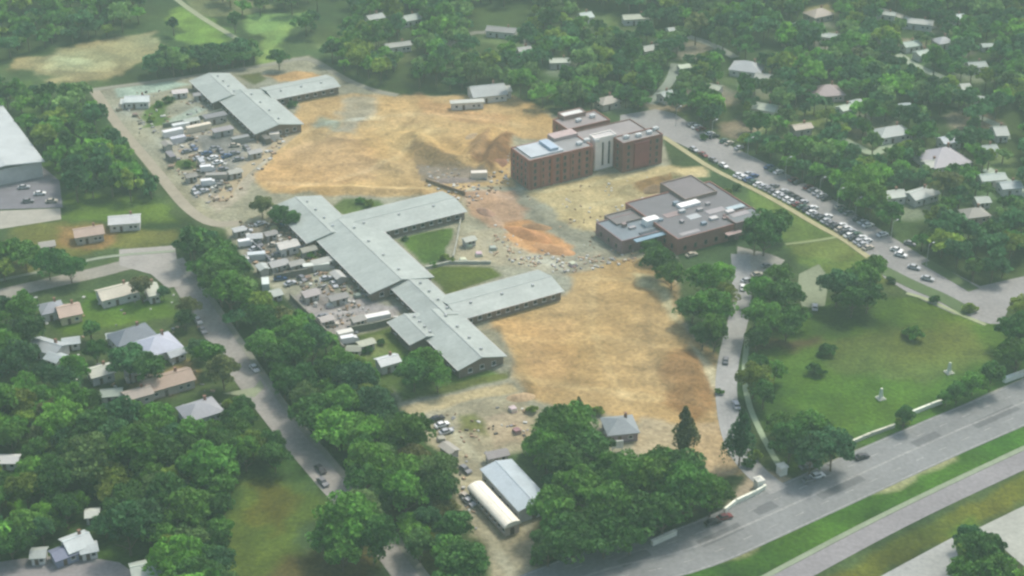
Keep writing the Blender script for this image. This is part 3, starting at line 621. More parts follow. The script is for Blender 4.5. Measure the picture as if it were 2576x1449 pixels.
for k, (u_, v_) in enumerate([(1690, 540), (1715, 560), (1700, 515), (1745, 545), (1770, 565), (1760, 530), (1800, 530), (1825, 550), (1660, 555), (1735, 585), (1590, 575), (1570, 570), (1860, 538), (1715, 535), (1780, 515)]):
    big_ = k % 3 == 0
    rect_on(gb, c, u_, v_, 5.8 if 1640 < u_ < 1855 else 6.3 if u_ > 1855 else 4.8, rr_.uniform(3, 8) if big_ else rr_.uniform(1.2, 2.6), rr_.uniform(2, 3.5) if big_ else 1.4, .12 if big_ else rr_.uniform(.6, 1.3), 'roof_patch' if big_ else 'roof_unit', 'roof', rr_.choice([(.22, .27, .31), (.30, .28, .28), (.2, .19, .2), (.38, .40, .40), (.26, .2, .19)]))
mb = MB(); mb.box((m0+m1)/2+3, (m0+m1)/2+5.4, n0-.25, n0-.03, 0, 3.4); mb.build('door', M['door'], gb)
mb = MB(); mb.box((m0+m1)/2+1, (m0+m1)/2+7.4, n0-2.6, n0-.02, 3.5, 3.8); mb.build('porch_roof', M['roof'], gb, (.4, .3, .28))
# warehouse at the left edge
c = P(30, 390); c.z = 0
wh = empty('warehouse', c, R(GA), 'large shed with pale metal roof cut by the left edge above a grey yard', 'warehouse')
LAND.append(('the pale warehouse at the left edge', 60, 380))
s0, s1, t0, t1 = grid_box([(20, 290), (107, 405), (16, 412), (-120, 380), (-60, 250)], 6.5); cs, ct = c.dot(ES), c.dot(ET)
x0, x1, y0, y1 = s0-cs, s1-cs, -(t1-ct), -(t0-ct)
mb = MB(); mb.box(x0+.4, x1-.4, y0+.4, y1-.4, 0, 6.3); mb.build('wall', M['wall'], wh, (.5, .5, .47))
mb = MB(); gable_roof(mb, x0, x1, y0, y1, 6.5, 1.6, along='y'); mb.build('roof', M['roof'], wh, (.42, .45, .44))
AVOID.append([(0, 280), (30, 290), (115, 400), (160, 465), (160, 550), (0, 600)])
flat('yard', [(-100, 400), (90, 405), (150, 455), (158, 522), (-100, 530)], alb(150, 148, 154), z=.05, m='concrete')
flat('yard', [(-100, 535), (152, 524), (154, 552), (-100, 592)], alb(206, 202, 186), z=.06, m='concrete')

# ---- houses. u, v = roof centre in the photo; w along, d across (m); ang; roof, wall colours; roof type
GREY = (.36, .38, .41); WHT = (.66, .67, .64); PALEB = (.50, .54, .60); TAN = (.44, .33, .25); CRM = (.62, .58, .46); BRN = (.22, .19, .17); PNK = (.42, .34, .33); DGR = (.24, .26, .26)
TANW = (.45, .4, .33); WW = (.6, .58, .54); YW = (.55, .48, .3)
HS = [
 # near / left side
 (313, 548, 11, 7, 10, WHT, WW, 'g', 'the white roofed house in the meadow', 'white roofed bungalow in the meadow above the road fork', 'house'),
 (222, 578, 10, 7, 20, (.50, .38, .30), TANW, 'g', 'the salmon roofed house', 'salmon roofed house on bare ground left of the white bungalow', 'house'),
 (118, 612, 5, 4, 20, (.40, .38, .33), WW, 'g', 'the little tan shed', 'little tan shed left of the salmon roofed house', 'shed'),
 (295, 727, 13, 8, 30, CRM, WW, 'g', 'the cream roofed house', 'cream roofed house just below the road fork', 'house'),
 (380, 722, 3.4, 9, 25, (.62, .64, .52), WW, 'g', 'the narrow pale shed', 'narrow pale shed between the cream roofed house and the street', 'shed'),
 (128, 768, 7, 7, 25, GREY, WW, 'h', 'the grey roofed house at left', 'blue grey roofed house joined beside the salmon one at left', 'house'),
 (172, 775, 7, 8, 25, (.55, .42, .33), YW, 'g', 'the yellow walled house', 'salmon roofed house with yellow wall beside a grey roof', 'house'),
 (330, 835, 13, 9, 35, (.20, .23, .26), WW, 'h', 'the slate roofed house', 'dark slate roofed house behind the large blue white roof', 'house'),
 (395, 858, 12, 11, 35, (.55, .58, .66), WW, 'h', 'the large blue white roofed house', 'large blue white hip roofed house in the trees left of the street', 'house'),
 (283, 842, 3.5, 3, 20, (.5, .56, .54), WW, 'g', 'the small garden shed', 'small pale garden shed left of the slate roofed house', 'shed'),
 (442, 884, 5, 4, 35, (.42, .46, .46), WW, 'g', 'the grey lean-to shed', 'small grey shed right of the large blue white roof', 'shed'),
 (120, 866, 11, 7, -25, (.46, .50, .50), WW, 'g', 'the pale grey roofed house', 'pale grey roofed house at the left, its long roof facing down', 'house'),
 (178, 855, 5, 4, 15, (.50, .55, .54), WW, 'g', 'the pale carport', 'small pale roofed carport right of the pale grey house', 'carport'),
 (140, 895, 5, 5, -30, (.48, .54, .54), WW, 'g', 'the annexe shed', 'small pale annexe in front of the pale grey roofed house', 'shed'),
 (252, 928, 7, 6, 30, (.60, .62, .52), WW, 'g', 'the small cream cottage', 'small cream roofed cottage left of the long tan roof', 'cottage'),
 (345, 926, 8, 4, 25, DGR, WW, 'g', 'the dark shed under trees', 'dark grey roofed shed in shade behind the long tan roof', 'shed'),
 (420, 950, 15, 8, 30, TAN, TANW, 'g', 'the long tan roofed house', 'long tan roofed house left of the street end', 'house'),
 (345, 985, 8, 5, 30, (.42, .36, .30), TANW, 'g', 'the tan outbuilding', 'tan roofed outbuilding at the lower end of the long tan house', 'shed'),
 (280, 985, 6, 4, 10, (.38, .44, .36), WW, 'g', 'the mossy shed', 'greenish pale shed among trees below the cream cottage', 'shed'),
 (502, 1022, 11, 9, 32, (.40, .41, .43), (.55, .55, .55), 'h', 'the grey square house', 'square pale grey hip roofed house below the end of the street', 'house'),
 (20, 1152, 6, 4, 0, WHT, WW, 'g', 'the white shed at the left edge', 'small white shed cut by the left edge', 'shed'),
 (232, 1288, 3.2, 3.6, 10, (.66, .70, .62), WW, 'g', 'the small white hut', 'small white hut alone in the lower left trees', 'hut'),
 (192, 1358, 6.5, 7, 35, (.62, .68, .66), WW, 'g', 'the white roofed cottage', 'white roofed cottage above the grey lot in the bottom left corner', 'cottage'),
 (160, 1385, 6, 5, 35, (.20, .22, .30), (.25, .27, .36), 'g', 'the slate blue shed', 'slate blue shed joined to the left of the white cottage', 'shed'),
 (222, 1375, 4, 4, 20, (.55, .60, .58), WW, 'g', 'the pale annexe', 'small pale annexe on the right of the white cottage', 'shed'),
 (97, 1388, 3.5, 4, 5, (.42, .46, .42), WW, 'g', 'the greenish hut', 'small greenish grey hut left of the slate blue shed', 'hut'),
 (368, 1425, 7.5, 6.5, 20, (.52, .58, .50), WW, 'g', 'the pale green roofed shed', 'pale green roofed shed at the bottom edge', 'shed'),
 # compound outbuildings
 (345, 246, 10, 6.5, 5, (.70, .76, .72), WW, 'g', 'the white shed in the corner', 'bright white roofed shed in the pointed corner of the north compound', 'shed'),
 (318, 252, 4, 5, 5, (.68, .72, .68), WW, 'g', 'the low white lean-to', 'small white lean-to at the left end of the white compound shed', 'shed'),
 (452, 228, 6, 4, 15, (.70, .64, .60), WW, 'g', 'the small cream hut', 'small cream hut left of the northern pavilion', 'hut'),
 (975, 903, 6.5, 5, 29, (.66, .70, .68), WW, 'g', 'the white shed near the pavilion', 'small white roofed shed left of the nearest pavilion', 'shed'),
 (722, 612, 7, 5, 29, (.62, .60, .54), WW, 'g', 'the cream hut in the middle yard', 'cream roofed hut in the yard left of the middle pavilion', 'hut'),
 (1560, 1062, 9, 9, 10, (.32, .36, .37), (.30, .24, .26), 'h', 'the grey roofed lodge', 'grey hip roofed lodge between trees and the orange earth', 'house'),
 # north east quarter
 (1225, 222, 15, 12, 15, (.44, .47, .45), WW, 'g', 'the pale hall behind the earth', 'large pale roofed hall at the far edge of the orange earth', 'hall'),
 (1262, 222, 7, 6, 15, (.60, .62, .56), WW, 'g', 'the cream annexe of the hall', 'cream roofed annexe on the right end of the pale hall', 'shed'),
 (1175, 255, 14, 3, 8, (.56, .57, .50), WW, 'f', 'the long low shed', 'long low pale shed in front of the pale hall', 'shed'),
 (1528, 248, 9, 7, 30, (.40, .37, .31), TANW, 'h', 'the tan house behind the brick building', 'tan hip roofed house behind the tall brick building', 'house'),
 (942, 40, 8, 6, 30, (.42, .46, .43), WW, 'g', 'the far grey roof at top', 'grey roofed house at the top, left one of a pair', 'house'),
 (1030, 42, 10, 7, 30, (.42, .48, .42), WW, 'g', 'the far pale roof at top', 'pale roofed house at the top, right one of a pair', 'house'),
 (1000, 110, 12, 5, 20, (.38, .40, .35), WW, 'g', 'the long grey roof in trees', 'long grey roof among trees below the pair of far houses', 'house'),
 (1262, 72, 14, 6, -15, (.35, .35, .32), WW, 'g', 'the long brownish roof', 'long grey brown roof in trees, upper centre', 'house'),
 (1318, 122, 6, 6, 20, (.40, .41, .38), WW, 'g', 'the small grey cottage', 'small grey roofed cottage behind the orange earth', 'cottage'),
 (1408, 150, 9, 5, 5, (.56, .62, .50), WW, 'g', 'the bright small roof', 'small bright pale roof alone in dark trees', 'cottage'),
 (1472, 36, 6, 7, 25, (.50, .58, .52), WW, 'g', 'the pale cottage at the top', 'pale roofed cottage near the top edge, centre right', 'cottage'),
 (1600, 40, 13, 6, 8, (.46, .50, .38), WW, 'g', 'the long cream roof', 'long cream roof beside a small light meadow at the top', 'house'),
 (1692, 72, 5, 5, 20, (.40, .45, .40), WW, 'g', 'the tiny pale hut', 'tiny pale hut right of the long cream roof', 'hut'),
 (1634, 118, 8, 6, 25, (.40, .43, .37), WW, 'g', 'the dull green roof', 'dull greenish roof between the trees, upper centre right', 'house'),
 (1676, 235, 6, 6, 40, (.40, .46, .42), WW, 'g', 'the house by the lane', 'small grey green roofed house beside the lane above the car lot', 'house'),
 (1720, 165, 5, 4, 20, (.52, .60, .44), WW, 'g', 'the yellow green hut', 'tiny yellow green roofed hut left of the big pale house', 'hut'),
 (1795, 216, 7, 5, -30, (.50, .55, .42), WW, 'g', 'the light green cottage', 'light green roofed cottage below the big pale house', 'cottage'),
 (1880, 162, 14, 11, -20, (.50, .52, .51), WW, 'h', 'the big pale hip roofed house', 'big pale hip roofed house in the upper right trees', 'house'),
 (1925, 190, 8, 6, -20, (.46, .47, .40), WW, 'g', 'the tan garage', 'cream roofed garage right of the big pale hip roofed house', 'garage'),
 (1920, 265, 12, 7, -25, (.50, .56, .44), WW, 'g', 'the pale green long house', 'pale green long roofed house above a dirt clearing', 'house'),
 (1994, 62, 5, 5, 20, (.48, .52, .48), WW, 'g', 'the small far hut', 'small pale hut left of the tan clearing at top right', 'hut'),
 (2060, 28, 12, 9, 30, (.44, .38, .31), TANW, 'h', 'the tan roof in the clearing', 'tan roofed house in a sandy clearing at the top edge', 'house'),
 (2092, 88, 10, 5, -20, (.50, .56, .50), WW, 'g', 'the white long cottage', 'whitish long roof below the tan clearing', 'cottage'),
 (2080, 222, 13, 11, 10, PNK, (.4, .3, .28), 'h', 'the pinkish roofed house', 'pinkish hip roofed house in the right hand trees', 'house'),
 (2128, 268, 7, 5, 30, (.52, .60, .48), WW, 'g', 'the mint cottage', 'mint roofed cottage below the pinkish house', 'cottage'),
 (2152, 255, 5, 4, 30, (.42, .48, .44), WW, 'g', 'the grey mint garage', 'small grey roof touching the right of the mint cottage', 'garage'),
 (2016, 316, 8, 5, 20, (.48, .42, .33), TANW, 'g', 'the tan cottage on dirt', 'tan roofed cottage on the orange dirt clearing', 'cottage'),
 (2243, 325, 15, 9, 20, (.50, .54, .50), WW, 'h', 'the white hip roofed house', 'white hip roofed house left of the mauve mansion', 'house'),
 (2274, 264, 5, 5, 20, (.42, .50, .50), WW, 'g', 'the tiny blue hut', 'tiny bluish roof in trees above the white hip roofed house', 'hut'),
 (2372, 385, 17, 16, 20, (.52, .49, .50), WW, 'h', 'the mauve roofed mansion', 'large mauve white hip roofed mansion at right', 'house'),
 (2388, 348, 8, 6, 20, (.54, .60, .64), WW, 'g', 'the blue white wing', 'blue white roofed wing behind the mauve roofed mansion', 'house'),
 (2345, 408, 7, 6, 20, (.48, .50, .42), WW, 'g', 'the cream wing', 'cream roofed wing at the lower left of the mauve mansion', 'house'),
 (2229, 32, 9, 4, -20, (.50, .55, .50), WW, 'g', 'the far white strip roof', 'narrow whitish roof at the top right beside a lane', 'house'),
 (2310, 52, 14, 6, -18, (.50, .52, .47), WW, 'g', 'the far long white roof', 'long whitish roof at the top right, right of a narrow one', 'house'),
 (2408, 40, 6, 6, 10, (.70, .80, .76), WW, 'g', 'the brightest white roof', 'brightest small white roof near the top right corner', 'cottage'),
 (2372, 98, 8, 7, 20, (.40, .42, .42), WW, 'h', 'the grey hip roof', 'grey hip roofed house below the brightest white roof', 'house'),
 (2290, 108, 8, 6, 20, (.40, .50, .42), WW, 'g', 'the green grey roof', 'green grey roofed house above the pale lane at top right', 'house'),
 (2322, 130, 8, 5, 30, (.44, .52, .44), WW, 'g', 'the sage roof', 'sage roofed cottage beside the pale lane at top right', 'cottage'),
 (2482, 112, 5, 4, 10, (.36, .44, .40), WW, 'g', 'the faint green hut', 'faint green hut at far right near the top', 'hut'),
 (2456, 160, 8, 6, 10, (.36, .42, .38), WW, 'g', 'the dim grey roof', 'dim grey green roof at far right, above the right lane', 'house'),
 (2426, 215, 4, 7, 10, (.42, .46, .40), WW, 'g', 'the narrow grey hut', 'narrow grey hut in the right hand trees', 'hut'),
 (2470, 245, 6, 4, -15, (.40, .46, .42), WW, 'g', 'the small sage hut', 'small sage roof above the lane at the right edge', 'hut'),
 (2514, 325, 5, 9, 5, (.46, .50, .44), WW, 'g', 'the cream house by the right lane', 'cream narrow roof beside the lane at the right edge', 'house'),
 (2484, 370, 7, 6, 10, (.38, .44, .40), WW, 'g', 'the grey cottage right of the mansion', 'grey green cottage right of the mauve mansion', 'cottage'),
 (2247, 485, 8, 6, 15, (.52, .57, .50), WW, 'g', 'the left white twin roof', 'white roofed house, left one of a pair below the mansion', 'house'),
 (2318, 482, 12, 7, 30, (.54, .58, .53), WW, 'g', 'the right white twin roof', 'white roofed house, right one of a pair below the mansion', 'house'),
 (2495, 442, 10, 6, 10, (.46, .54, .48), WW, 'g', 'the pale house by the right edge', 'pale roofed house at the right edge beside a pale lane', 'house'),
 (2540, 462, 8, 6, 10, (.44, .50, .48), WW, 'g', 'the edge house', 'pale roof cut by the right edge', 'house'),
 (2470, 500, 5, 5, 10, (.42, .48, .42), WW, 'g', 'the sage shed', 'small sage shed below the pale house at the right edge', 'shed'),
 (2452, 530, 9, 7, 15, (.36, .35, .30), TANW, 'h', 'the brown house at right', 'brown grey hip roofed house at right, above dark trees', 'house'),
]
def house(u, v, w, d, ang, rc, wc, kind, phrase, label, cat):
    ev = 3.0 if w*d > 30 else 2.4; rise = d*.2 if kind == 'g' else d*.22
    if kind == 'f': rise = .2
    big = w*d > 30
    c = P(u, v, ev+rise*.5); c.z = 0
    root = empty(cat.replace(' ', '_'), c, R(ang), label, cat)
    LAND.append((phrase, u, v)); s = FP/math.hypot(c.y, CAM_H)
    HOUSES_PX.append((u, v, max(w, d)*.55*s, c))
    w *= .94; d *= .94
    mb = MB(); mb.box(-w/2, w/2, -d/2, d/2, 0, ev)
    if kind == 'g': mb.add([(-w/2, -d/2, ev), (-w/2, d/2, ev), (-w/2, 0, ev+rise), (w/2, -d/2, ev), (w/2, d/2, ev), (w/2, 0, ev+rise)], [(0, 1, 2), (3, 5, 4)])
    mb.build('wall', M['wall'], root, wc)
    mb = MB(); o_ = .5
    if kind == 'g': gable_roof(mb, -w/2, w/2, -d/2, d/2, ev+.1, rise*1.08, th=.2, over=o_)
    elif kind == 'h':
        X, Y = w/2+o_, d/2+o_; L = max(.6, X-Y)
        mb.add([(-X, -Y, ev), (X, -Y, ev), (X, Y, ev), (-X, Y, ev), (-X, -Y, ev-.2), (X, -Y, ev-.2), (X, Y, ev-.2), (-X, Y, ev-.2), (-L, 0, ev+rise*1.2), (L, 0, ev+rise*1.2)],
               [(0, 1, 9, 8), (1, 2, 9), (2, 3, 8, 9), (3, 0, 8), (4, 5, 1, 0), (5, 6, 2, 1), (6, 7, 3, 2), (7, 4, 0, 3), (4, 7, 6, 5)])
    else: mb.box(-w/2-o_, w/2+o_, -d/2-o_, d/2+o_, ev, ev+.25)
    rf = mb.build('roof', M['roof'], root, tuple(x*.78 for x in rc))
    if big and kind != 'f':
        mb = MB(); cx = w*.22; mb.box(cx-.35, cx+.35, d*.12, d*.12+.7, ev+rise*.4, ev+rise+1.0); mb.box(cx-.42, cx+.42, d*.12-.07, d*.12+.77, ev+rise+1.0, ev+rise+1.15)
        mb.build('chimney', M['brick'], rf, (.25, .14, .1))
        if kind == 'g':
            mb = MB(); mb.box(-w/2-o_, w/2+o_, -.14, .14, ev+.1+rise*1.06, ev+.16+rise*1.08+.06); mb.build('ridge_cap', M['roof'], rf, tuple(min(.8, a*1.15) for a in rc))
    # door and windows on the two sides the aerial view can see
    mb = MB(); dx = -w*.12; mb.box(dx-.5, dx+.5, -d/2-.08, -d/2+.05, 0, 2.1); mb.build('door', M['door'], root)
    for k in ((-.34, .2, .36) if w > 9 else (.25,)): put_window(WINH, root, k*w, -d/2, 1.0, 0)
    if d > 5.5: put_window(WINH, root, -w/2, 0, 1.0, R(-90))
    return root
for h in HS: house(*h)

YH = [(600, 575, 4, 3, 29, (.5, .52, .5), 'tiny grey hut at the upper end of the middle yard'), (640, 592, 5, 3.5, 10, (.55, .57, .56), 'pale lean-to by the white truck of the middle yard'), (680, 585, 4, 3, 29, (.3, .29, .27), 'dark hut among the middle yard clutter'),
 (700, 660, 6, 4, 29, (.42, .42, .40), 'grey hut below the cream hut'), (660, 670, 4, 3, -60, (.5, .54, .5), 'pale green hut at the left side of the middle yard'), (745, 660, 5, 3, 29, (.36, .36, .32), 'grey hut at the left end of the olive court'),
 (775, 625, 5, 3, 29, (.3, .3, .24), 'olive brown hut inside the olive court'), (815, 655, 8, 3, 29, (.44, .45, .40), 'long grey hut low in the olive court'), (690, 735, 4, 4, 29, (.46, .5, .44), 'pale hut by the tree belt below the middle yard'),
 (850, 690, 5, 3, -60, (.5, .5, .46), 'pale hut tight against the left wall of the middle pavilion'), (780, 735, 5, 4, 29, (.42, .38, .36), 'brown grey hut at the top of the pinkish yard'), (850, 745, 6, 3, 29, (.30, .29, .27), 'dark long hut in the pinkish yard'),
 (820, 800, 4, 3, 29, (.5, .46, .42), 'tan hut at the lower left of the pinkish yard'), (900, 800, 4, 3, 29, (.35, .34, .3), 'grey hut left of the cream container'), (920, 860, 5, 3, 29, (.48, .5, .38), 'yellow green hut on the grassy plot'),
 (890, 875, 4, 3, 0, (.34, .36, .28), 'mossy hut on the left side of the grassy plot'), (480, 300, 6, 3, 29, (.45, .5, .44), 'green grey hut beside the north lawn patch'), (540, 290, 9, 4, 29, (.24, .24, .24), 'dark roofed hut left of the northern pavilion'),
 (560, 325, 8, 3.5, 29, (.33, .31, .31), 'mauve grey hut left of the northern pavilion'), (420, 360, 4, 3, -60, (.36, .34, .3), 'brown hut along the perimeter track'), (590, 430, 5, 3, 29, (.42, .42, .36), 'tan grey hut at the right of the white trucks'),
 (640, 380, 5, 3, 29, (.4, .4, .38), 'grey hut at the right side of the north yard'), (480, 440, 4, 3, 29, (.26, .25, .22), 'dark hut above the lower green patch'), (505, 235, 6, 3, 15, (.34, .33, .32), 'grey hut against the top corner of the northern pavilion'),
 (1180, 600, 4, 3, 29, (.46, .48, .40), 'small grey hut right of the small lawn'), (1130, 1125, 5, 3, -50, (.44, .42, .36), 'tan hut at the narrow part of the sandy yard'), (1250, 1140, 6, 3, 20, (.3, .28, .27), 'dark hut above the blue grey workshop')]
for u_, v_, w_, d_, a_, rc_, lb_ in YH: house(u_, v_, w_, d_, a_, rc_, (.4, .38, .34), 'g' if w_ < 7 else 'f', 'the '+lb_.split(' hut')[0].split(' lean-to')[0]+' hut', lb_, 'hut')
# ---- bottom centre: metal shed and long white trailer hall
def shed_from(u0, v0, u1, v1, width, ev, rise, rc, wc, name, label, cat, phrase, rows=0):
    a = P(u0, v0, ev+rise); b = P(u1, v1, ev+rise); c = (a+b)/2; c.z = 0; d = (b-a); L = d.length; ang = math.atan2(d.y, d.x)
    root = empty(name, c, ang, label, cat); LAND.append((phrase, (u0+u1)/2, (v0+v1)/2))
    mb = MB(); mb.box(-L/2+.3, L/2-.3, -width/2+.3, width/2-.3, 0, ev)
    mb.add([(-L/2+.3, -width/2+.3, ev), (-L/2+.3, width/2-.3, ev), (-L/2+.3, 0, ev+rise-.05), (L/2-.3, -width/2+.3, ev), (L/2-.3, width/2-.3, ev), (L/2-.3, 0, ev+rise-.05)], [(0, 1, 2), (3, 5, 4)])
    mb.build('wall', M['wall'], root, wc)
    mb = MB(); gable_roof(mb, -L/2, L/2, -width/2, width/2, ev+.05, rise, th=.15, over=.2)
    if rows == 9:
        mb = MB(); n_ = 10; pr = [(-(width/2+.15)*math.cos(math.pi*q_/n_), ev-.05+(rise+.1)*math.sin(math.pi*q_/n_)) for q_ in range(n_+1)]
        mb.add([(x_, a_, b_) for x_ in (-L/2-.1, L/2+.1) for a_, b_ in pr], [tuple(range(n_+1)), tuple(range(2*n_+1, n_, -1))]+[(q_, q_+1, n_+2+q_, n_+1+q_) for q_ in range(n_)]+[(0, n_, 2*n_+1, n_+1)])
    rf = mb.build('roof', M['roof'], root, rc)
    mb = MB(); mb.box(-L/2-.2, L/2+.2, -.15, .15, ev+rise+.03, ev+rise+.15); mb.build('ridge_cap', M['roof'], rf, tuple(min(.85, x*1.1) for x in rc))
    for j in range(rows): put_window(WINH, root, -L/2+(j+.5)*L/rows, -width/2+.3, 1.2, 0)
    for sx in (-1,):
        mb = MB(); mb.box(L/2-.3, L/2-.2, -.6, .6, 0, 2.2); mb.build('door', M['door'], root)
    AVOID.append([PROJ(Matrix.Rotation(ang, 4, 'Z') @ Vector((x, y, ev))+c) for x, y in ((-L/2, -width/2), (L/2, -width/2), (L/2, width/2), (-L/2, width/2))])
    return root
shed_from(1248, 1160, 1345, 1264, 9.5, 4.2, 1.1, (.40, .46, .48), (.45, .46, .45), 'workshop', 'wide blue grey metal roofed workshop right of the long cream trailer', 'workshop', 'the blue grey workshop', 5)
shed_from(1196, 1212, 1290, 1312, 4.8, 3.0, 1.3, (.80, .76, .62), (.42, .34, .28), 'trailer_hall', 'long narrow cream roofed trailer hall in the sandy yard', 'trailer', 'the long cream trailer', 9)
AVOID += [[(1060, 1035), (1140, 1010), (1345, 1000), (1335, 1110), (1260, 1145), (1230, 1190), (1160, 1180), (1120, 1130)], [(1150, 1190), (1240, 1200), (1290, 1340), (1370, 1300), (1375, 1460), (1245, 1460), (1220, 1370), (1155, 1290)]]

# ------------------------------------------------------------------ VEHICLES
def car_meshes():
    b = MB(); w = .88
    prof = [(-2.2, .35), (-2.25, .72), (-2.05, .92), (-1.2, .98), (1.0, .95), (1.95, .82), (2.22, .62), (2.2, .35)]
    n = len(prof); vs = [(x, -w if .3 < z < .9 else -w*.95, z) for x, z in prof]+[(x, w if z < .9 else w*.95, z) for x, z in prof]
    b.add(vs, [tuple(range(n)), tuple(range(2*n-1, n-1, -1))]+[(i, (i+1) % n, n+(i+1) % n, n+i) for i in range(n)])
    b.box(-1.15, .35, -.66, .66, 1.38, 1.45)                     # roof panel
    body = b.mesh('car_body'); body.materials.append(M['carpaint'])
    g = MB(); g.add([(-1.75, -.8, .93), (1.0, -.8, .93), (1.0, .8, .93), (-1.75, .8, .93), (-1.15, -.66, 1.4), (.35, -.66, 1.4), (.35, .66, 1.4), (-1.15, .66, 1.4)],
                    [(0, 1, 5, 4), (1, 2, 6, 5), (2, 3, 7, 6), (3, 0, 4, 7)]); gl = g.mesh('car_windows'); gl.materials.append(M['glass'])
    t = MB(); t.tube((0, -.1, .33), (0, .1, .33), .33, .33, 12); t.tube((0, -.11, .33), (0, .11, .33), .16, .16, 8, 1)
    wl = t.mesh('wheel'); wl.materials.append(M['rubber']); wl.materials.append(M['metal'])
    # van / truck: cab and box
    v = MB(); v.box(-2.9, 1.3, -1.0, 1.0, .5, 2.6); vb = v.mesh('cargo_box'); vb.materials.append(M['carpaint'])
    k = MB(); k.add([(1.35, -.95, .4), (2.9, -.95, .4), (2.95, -.95, 1.2), (2.3, -.85, 2.0), (1.35, -.85, 2.05), (1.35, .95, .4), (2.9, .95, .4), (2.95, .95, 1.2), (2.3, .85, 2.0), (1.35, .85, 2.05)],
                    [(0, 1, 2, 3, 4), (9, 8, 7, 6, 5), (0, 5, 6, 1), (1, 6, 7, 2), (3, 8, 9, 4), (4, 9, 5, 0)]); kb = k.mesh('cab'); kb.materials.append(M['carpaint'])
    kw = MB(); kw.add([(2.94, -.9, 1.22), (2.94, .9, 1.22), (2.32, .82, 1.98), (2.32, -.82, 1.98)], [(0, 1, 2, 3)]); kwm = kw.mesh('windscreen'); kwm.materials.append(M['glass'])
    return body, gl, wl, vb, kb, kwm
BODY, GLZ, WHL, VBOX, CAB, WSC = car_meshes()
CARCOL = {'white': (.72, .72, .70), 'silver': (.42, .43, .44), 'grey': (.18, .18, .19), 'black': (.025, .025, .03), 'dark red': (.16, .02, .02), 'blue': (.04, .08, .18), 'beige': (.45, .40, .32), 'green': (.04, .09, .06)}
CARS = []
def car(u, v, ang, colname, label=None, group=None, grp=None):
    p = P(u, v, .7); p.z = .1
    r = empty('car', p, R(ang), label, 'car', group)
    me_obj('body', BODY, None, r, CARCOL[colname]); me_obj('windows', GLZ, None, r)
    for x in (-1.35, 1.35):
        for y in (-.8, .8): o = me_obj('wheel', WHL, None, r); o.location = (x, y, 0)
    CARS.append((r, colname, u, v, grp)); return r
def truck(u, v, ang, colname, label):
    p = P(u, v, 1.2); p.z = .1; r = empty('truck', p, R(ang), label, 'truck')
    me_obj('cargo_box', VBOX, None, r, CARCOL[colname]); me_obj('cab', CAB, None, r, (.6, .6, .58)); me_obj('windscreen', WSC, None, r)
    for x in (-2.0, 2.1):
        for y in (-.88, .88): o = me_obj('wheel', WHL, None, r); o.location = (x, y, 0); o.scale = (1.25, 1.25, 1.25)
    return r
# rows in the lot
ORD = ['first', 'second', 'third', 'fourth', 'fifth', 'sixth', 'seventh', 'eighth', 'ninth', 'tenth', 'eleventh', 'twelfth', 'thirteenth', 'fourteenth', 'fifteenth', 'sixteenth', 'seventeenth', 'eighteenth', 'nineteenth', 'twentieth',
 'twenty-first', 'twenty-second', 'twenty-third', 'twenty-fourth', 'twenty-fifth', 'twenty-sixth', 'twenty-seventh', 'twenty-eighth', 'twenty-ninth', 'thirtieth', 'thirty-first', 'thirty-second', 'thirty-third', 'thirty-fourth', 'thirty-fifth', 'thirty-sixth', 'thirty-seventh', 'thirty-eighth', 'thirty-ninth', 'fortieth', 'forty-first', 'forty-second', 'forty-third', 'forty-fourth', 'forty-fifth']
def car_row(pts, step, skip, dang, rowname):
    c = [P(u, v) for u, v in pts]; pos = 0; k = 0
    for a, b in zip(c[:-1], c[1:]):
        d = b-a; L = d.length; d.normalize(); t = -pos
        while t+step < L:
            t += step
            if random.random() < skip: continue
            p = a+d*t; u, v = PROJ((p.x, p.y, .7))
            cn = random.choices(['white', 'silver', 'grey', 'black', 'beige', 'dark red', 'blue', 'green'], [30, 16, 14, 18, 8, 5, 6, 3])[0]
            car(u, v, math.degrees(math.atan2(d.y, d.x))+dang+random.uniform(-3, 3), cn, f'{cn} car, {ORD[k]} from the far end of the {rowname}', 'cars parked in the long lot'); k += 1
        pos = L-t
car_row([(1845, 438), (1930, 478), (2010, 520), (2100, 572), (2185, 628)], 2.6, .05, 90, 'row beside the pale kerb')
car_row([(1870, 435), (1940, 468), (2020, 512), (2110, 566), (2200, 622)], 2.7, .25, 90, 'second row from the pale kerb')
car_row([(1720, 305), (1800, 348), (1880, 384)], 2.8, .3, 90, 'upper left row')
car_row([(1900, 405), (1950, 432), (2040, 478), (2130, 536), (2230, 600)], 2.7, .3, 90, 'row along the leafy side')
car_row([(1700, 352), (1760, 388), (1820, 420)], 6.0, .35, 0, 'kerb line nearest the brick building')
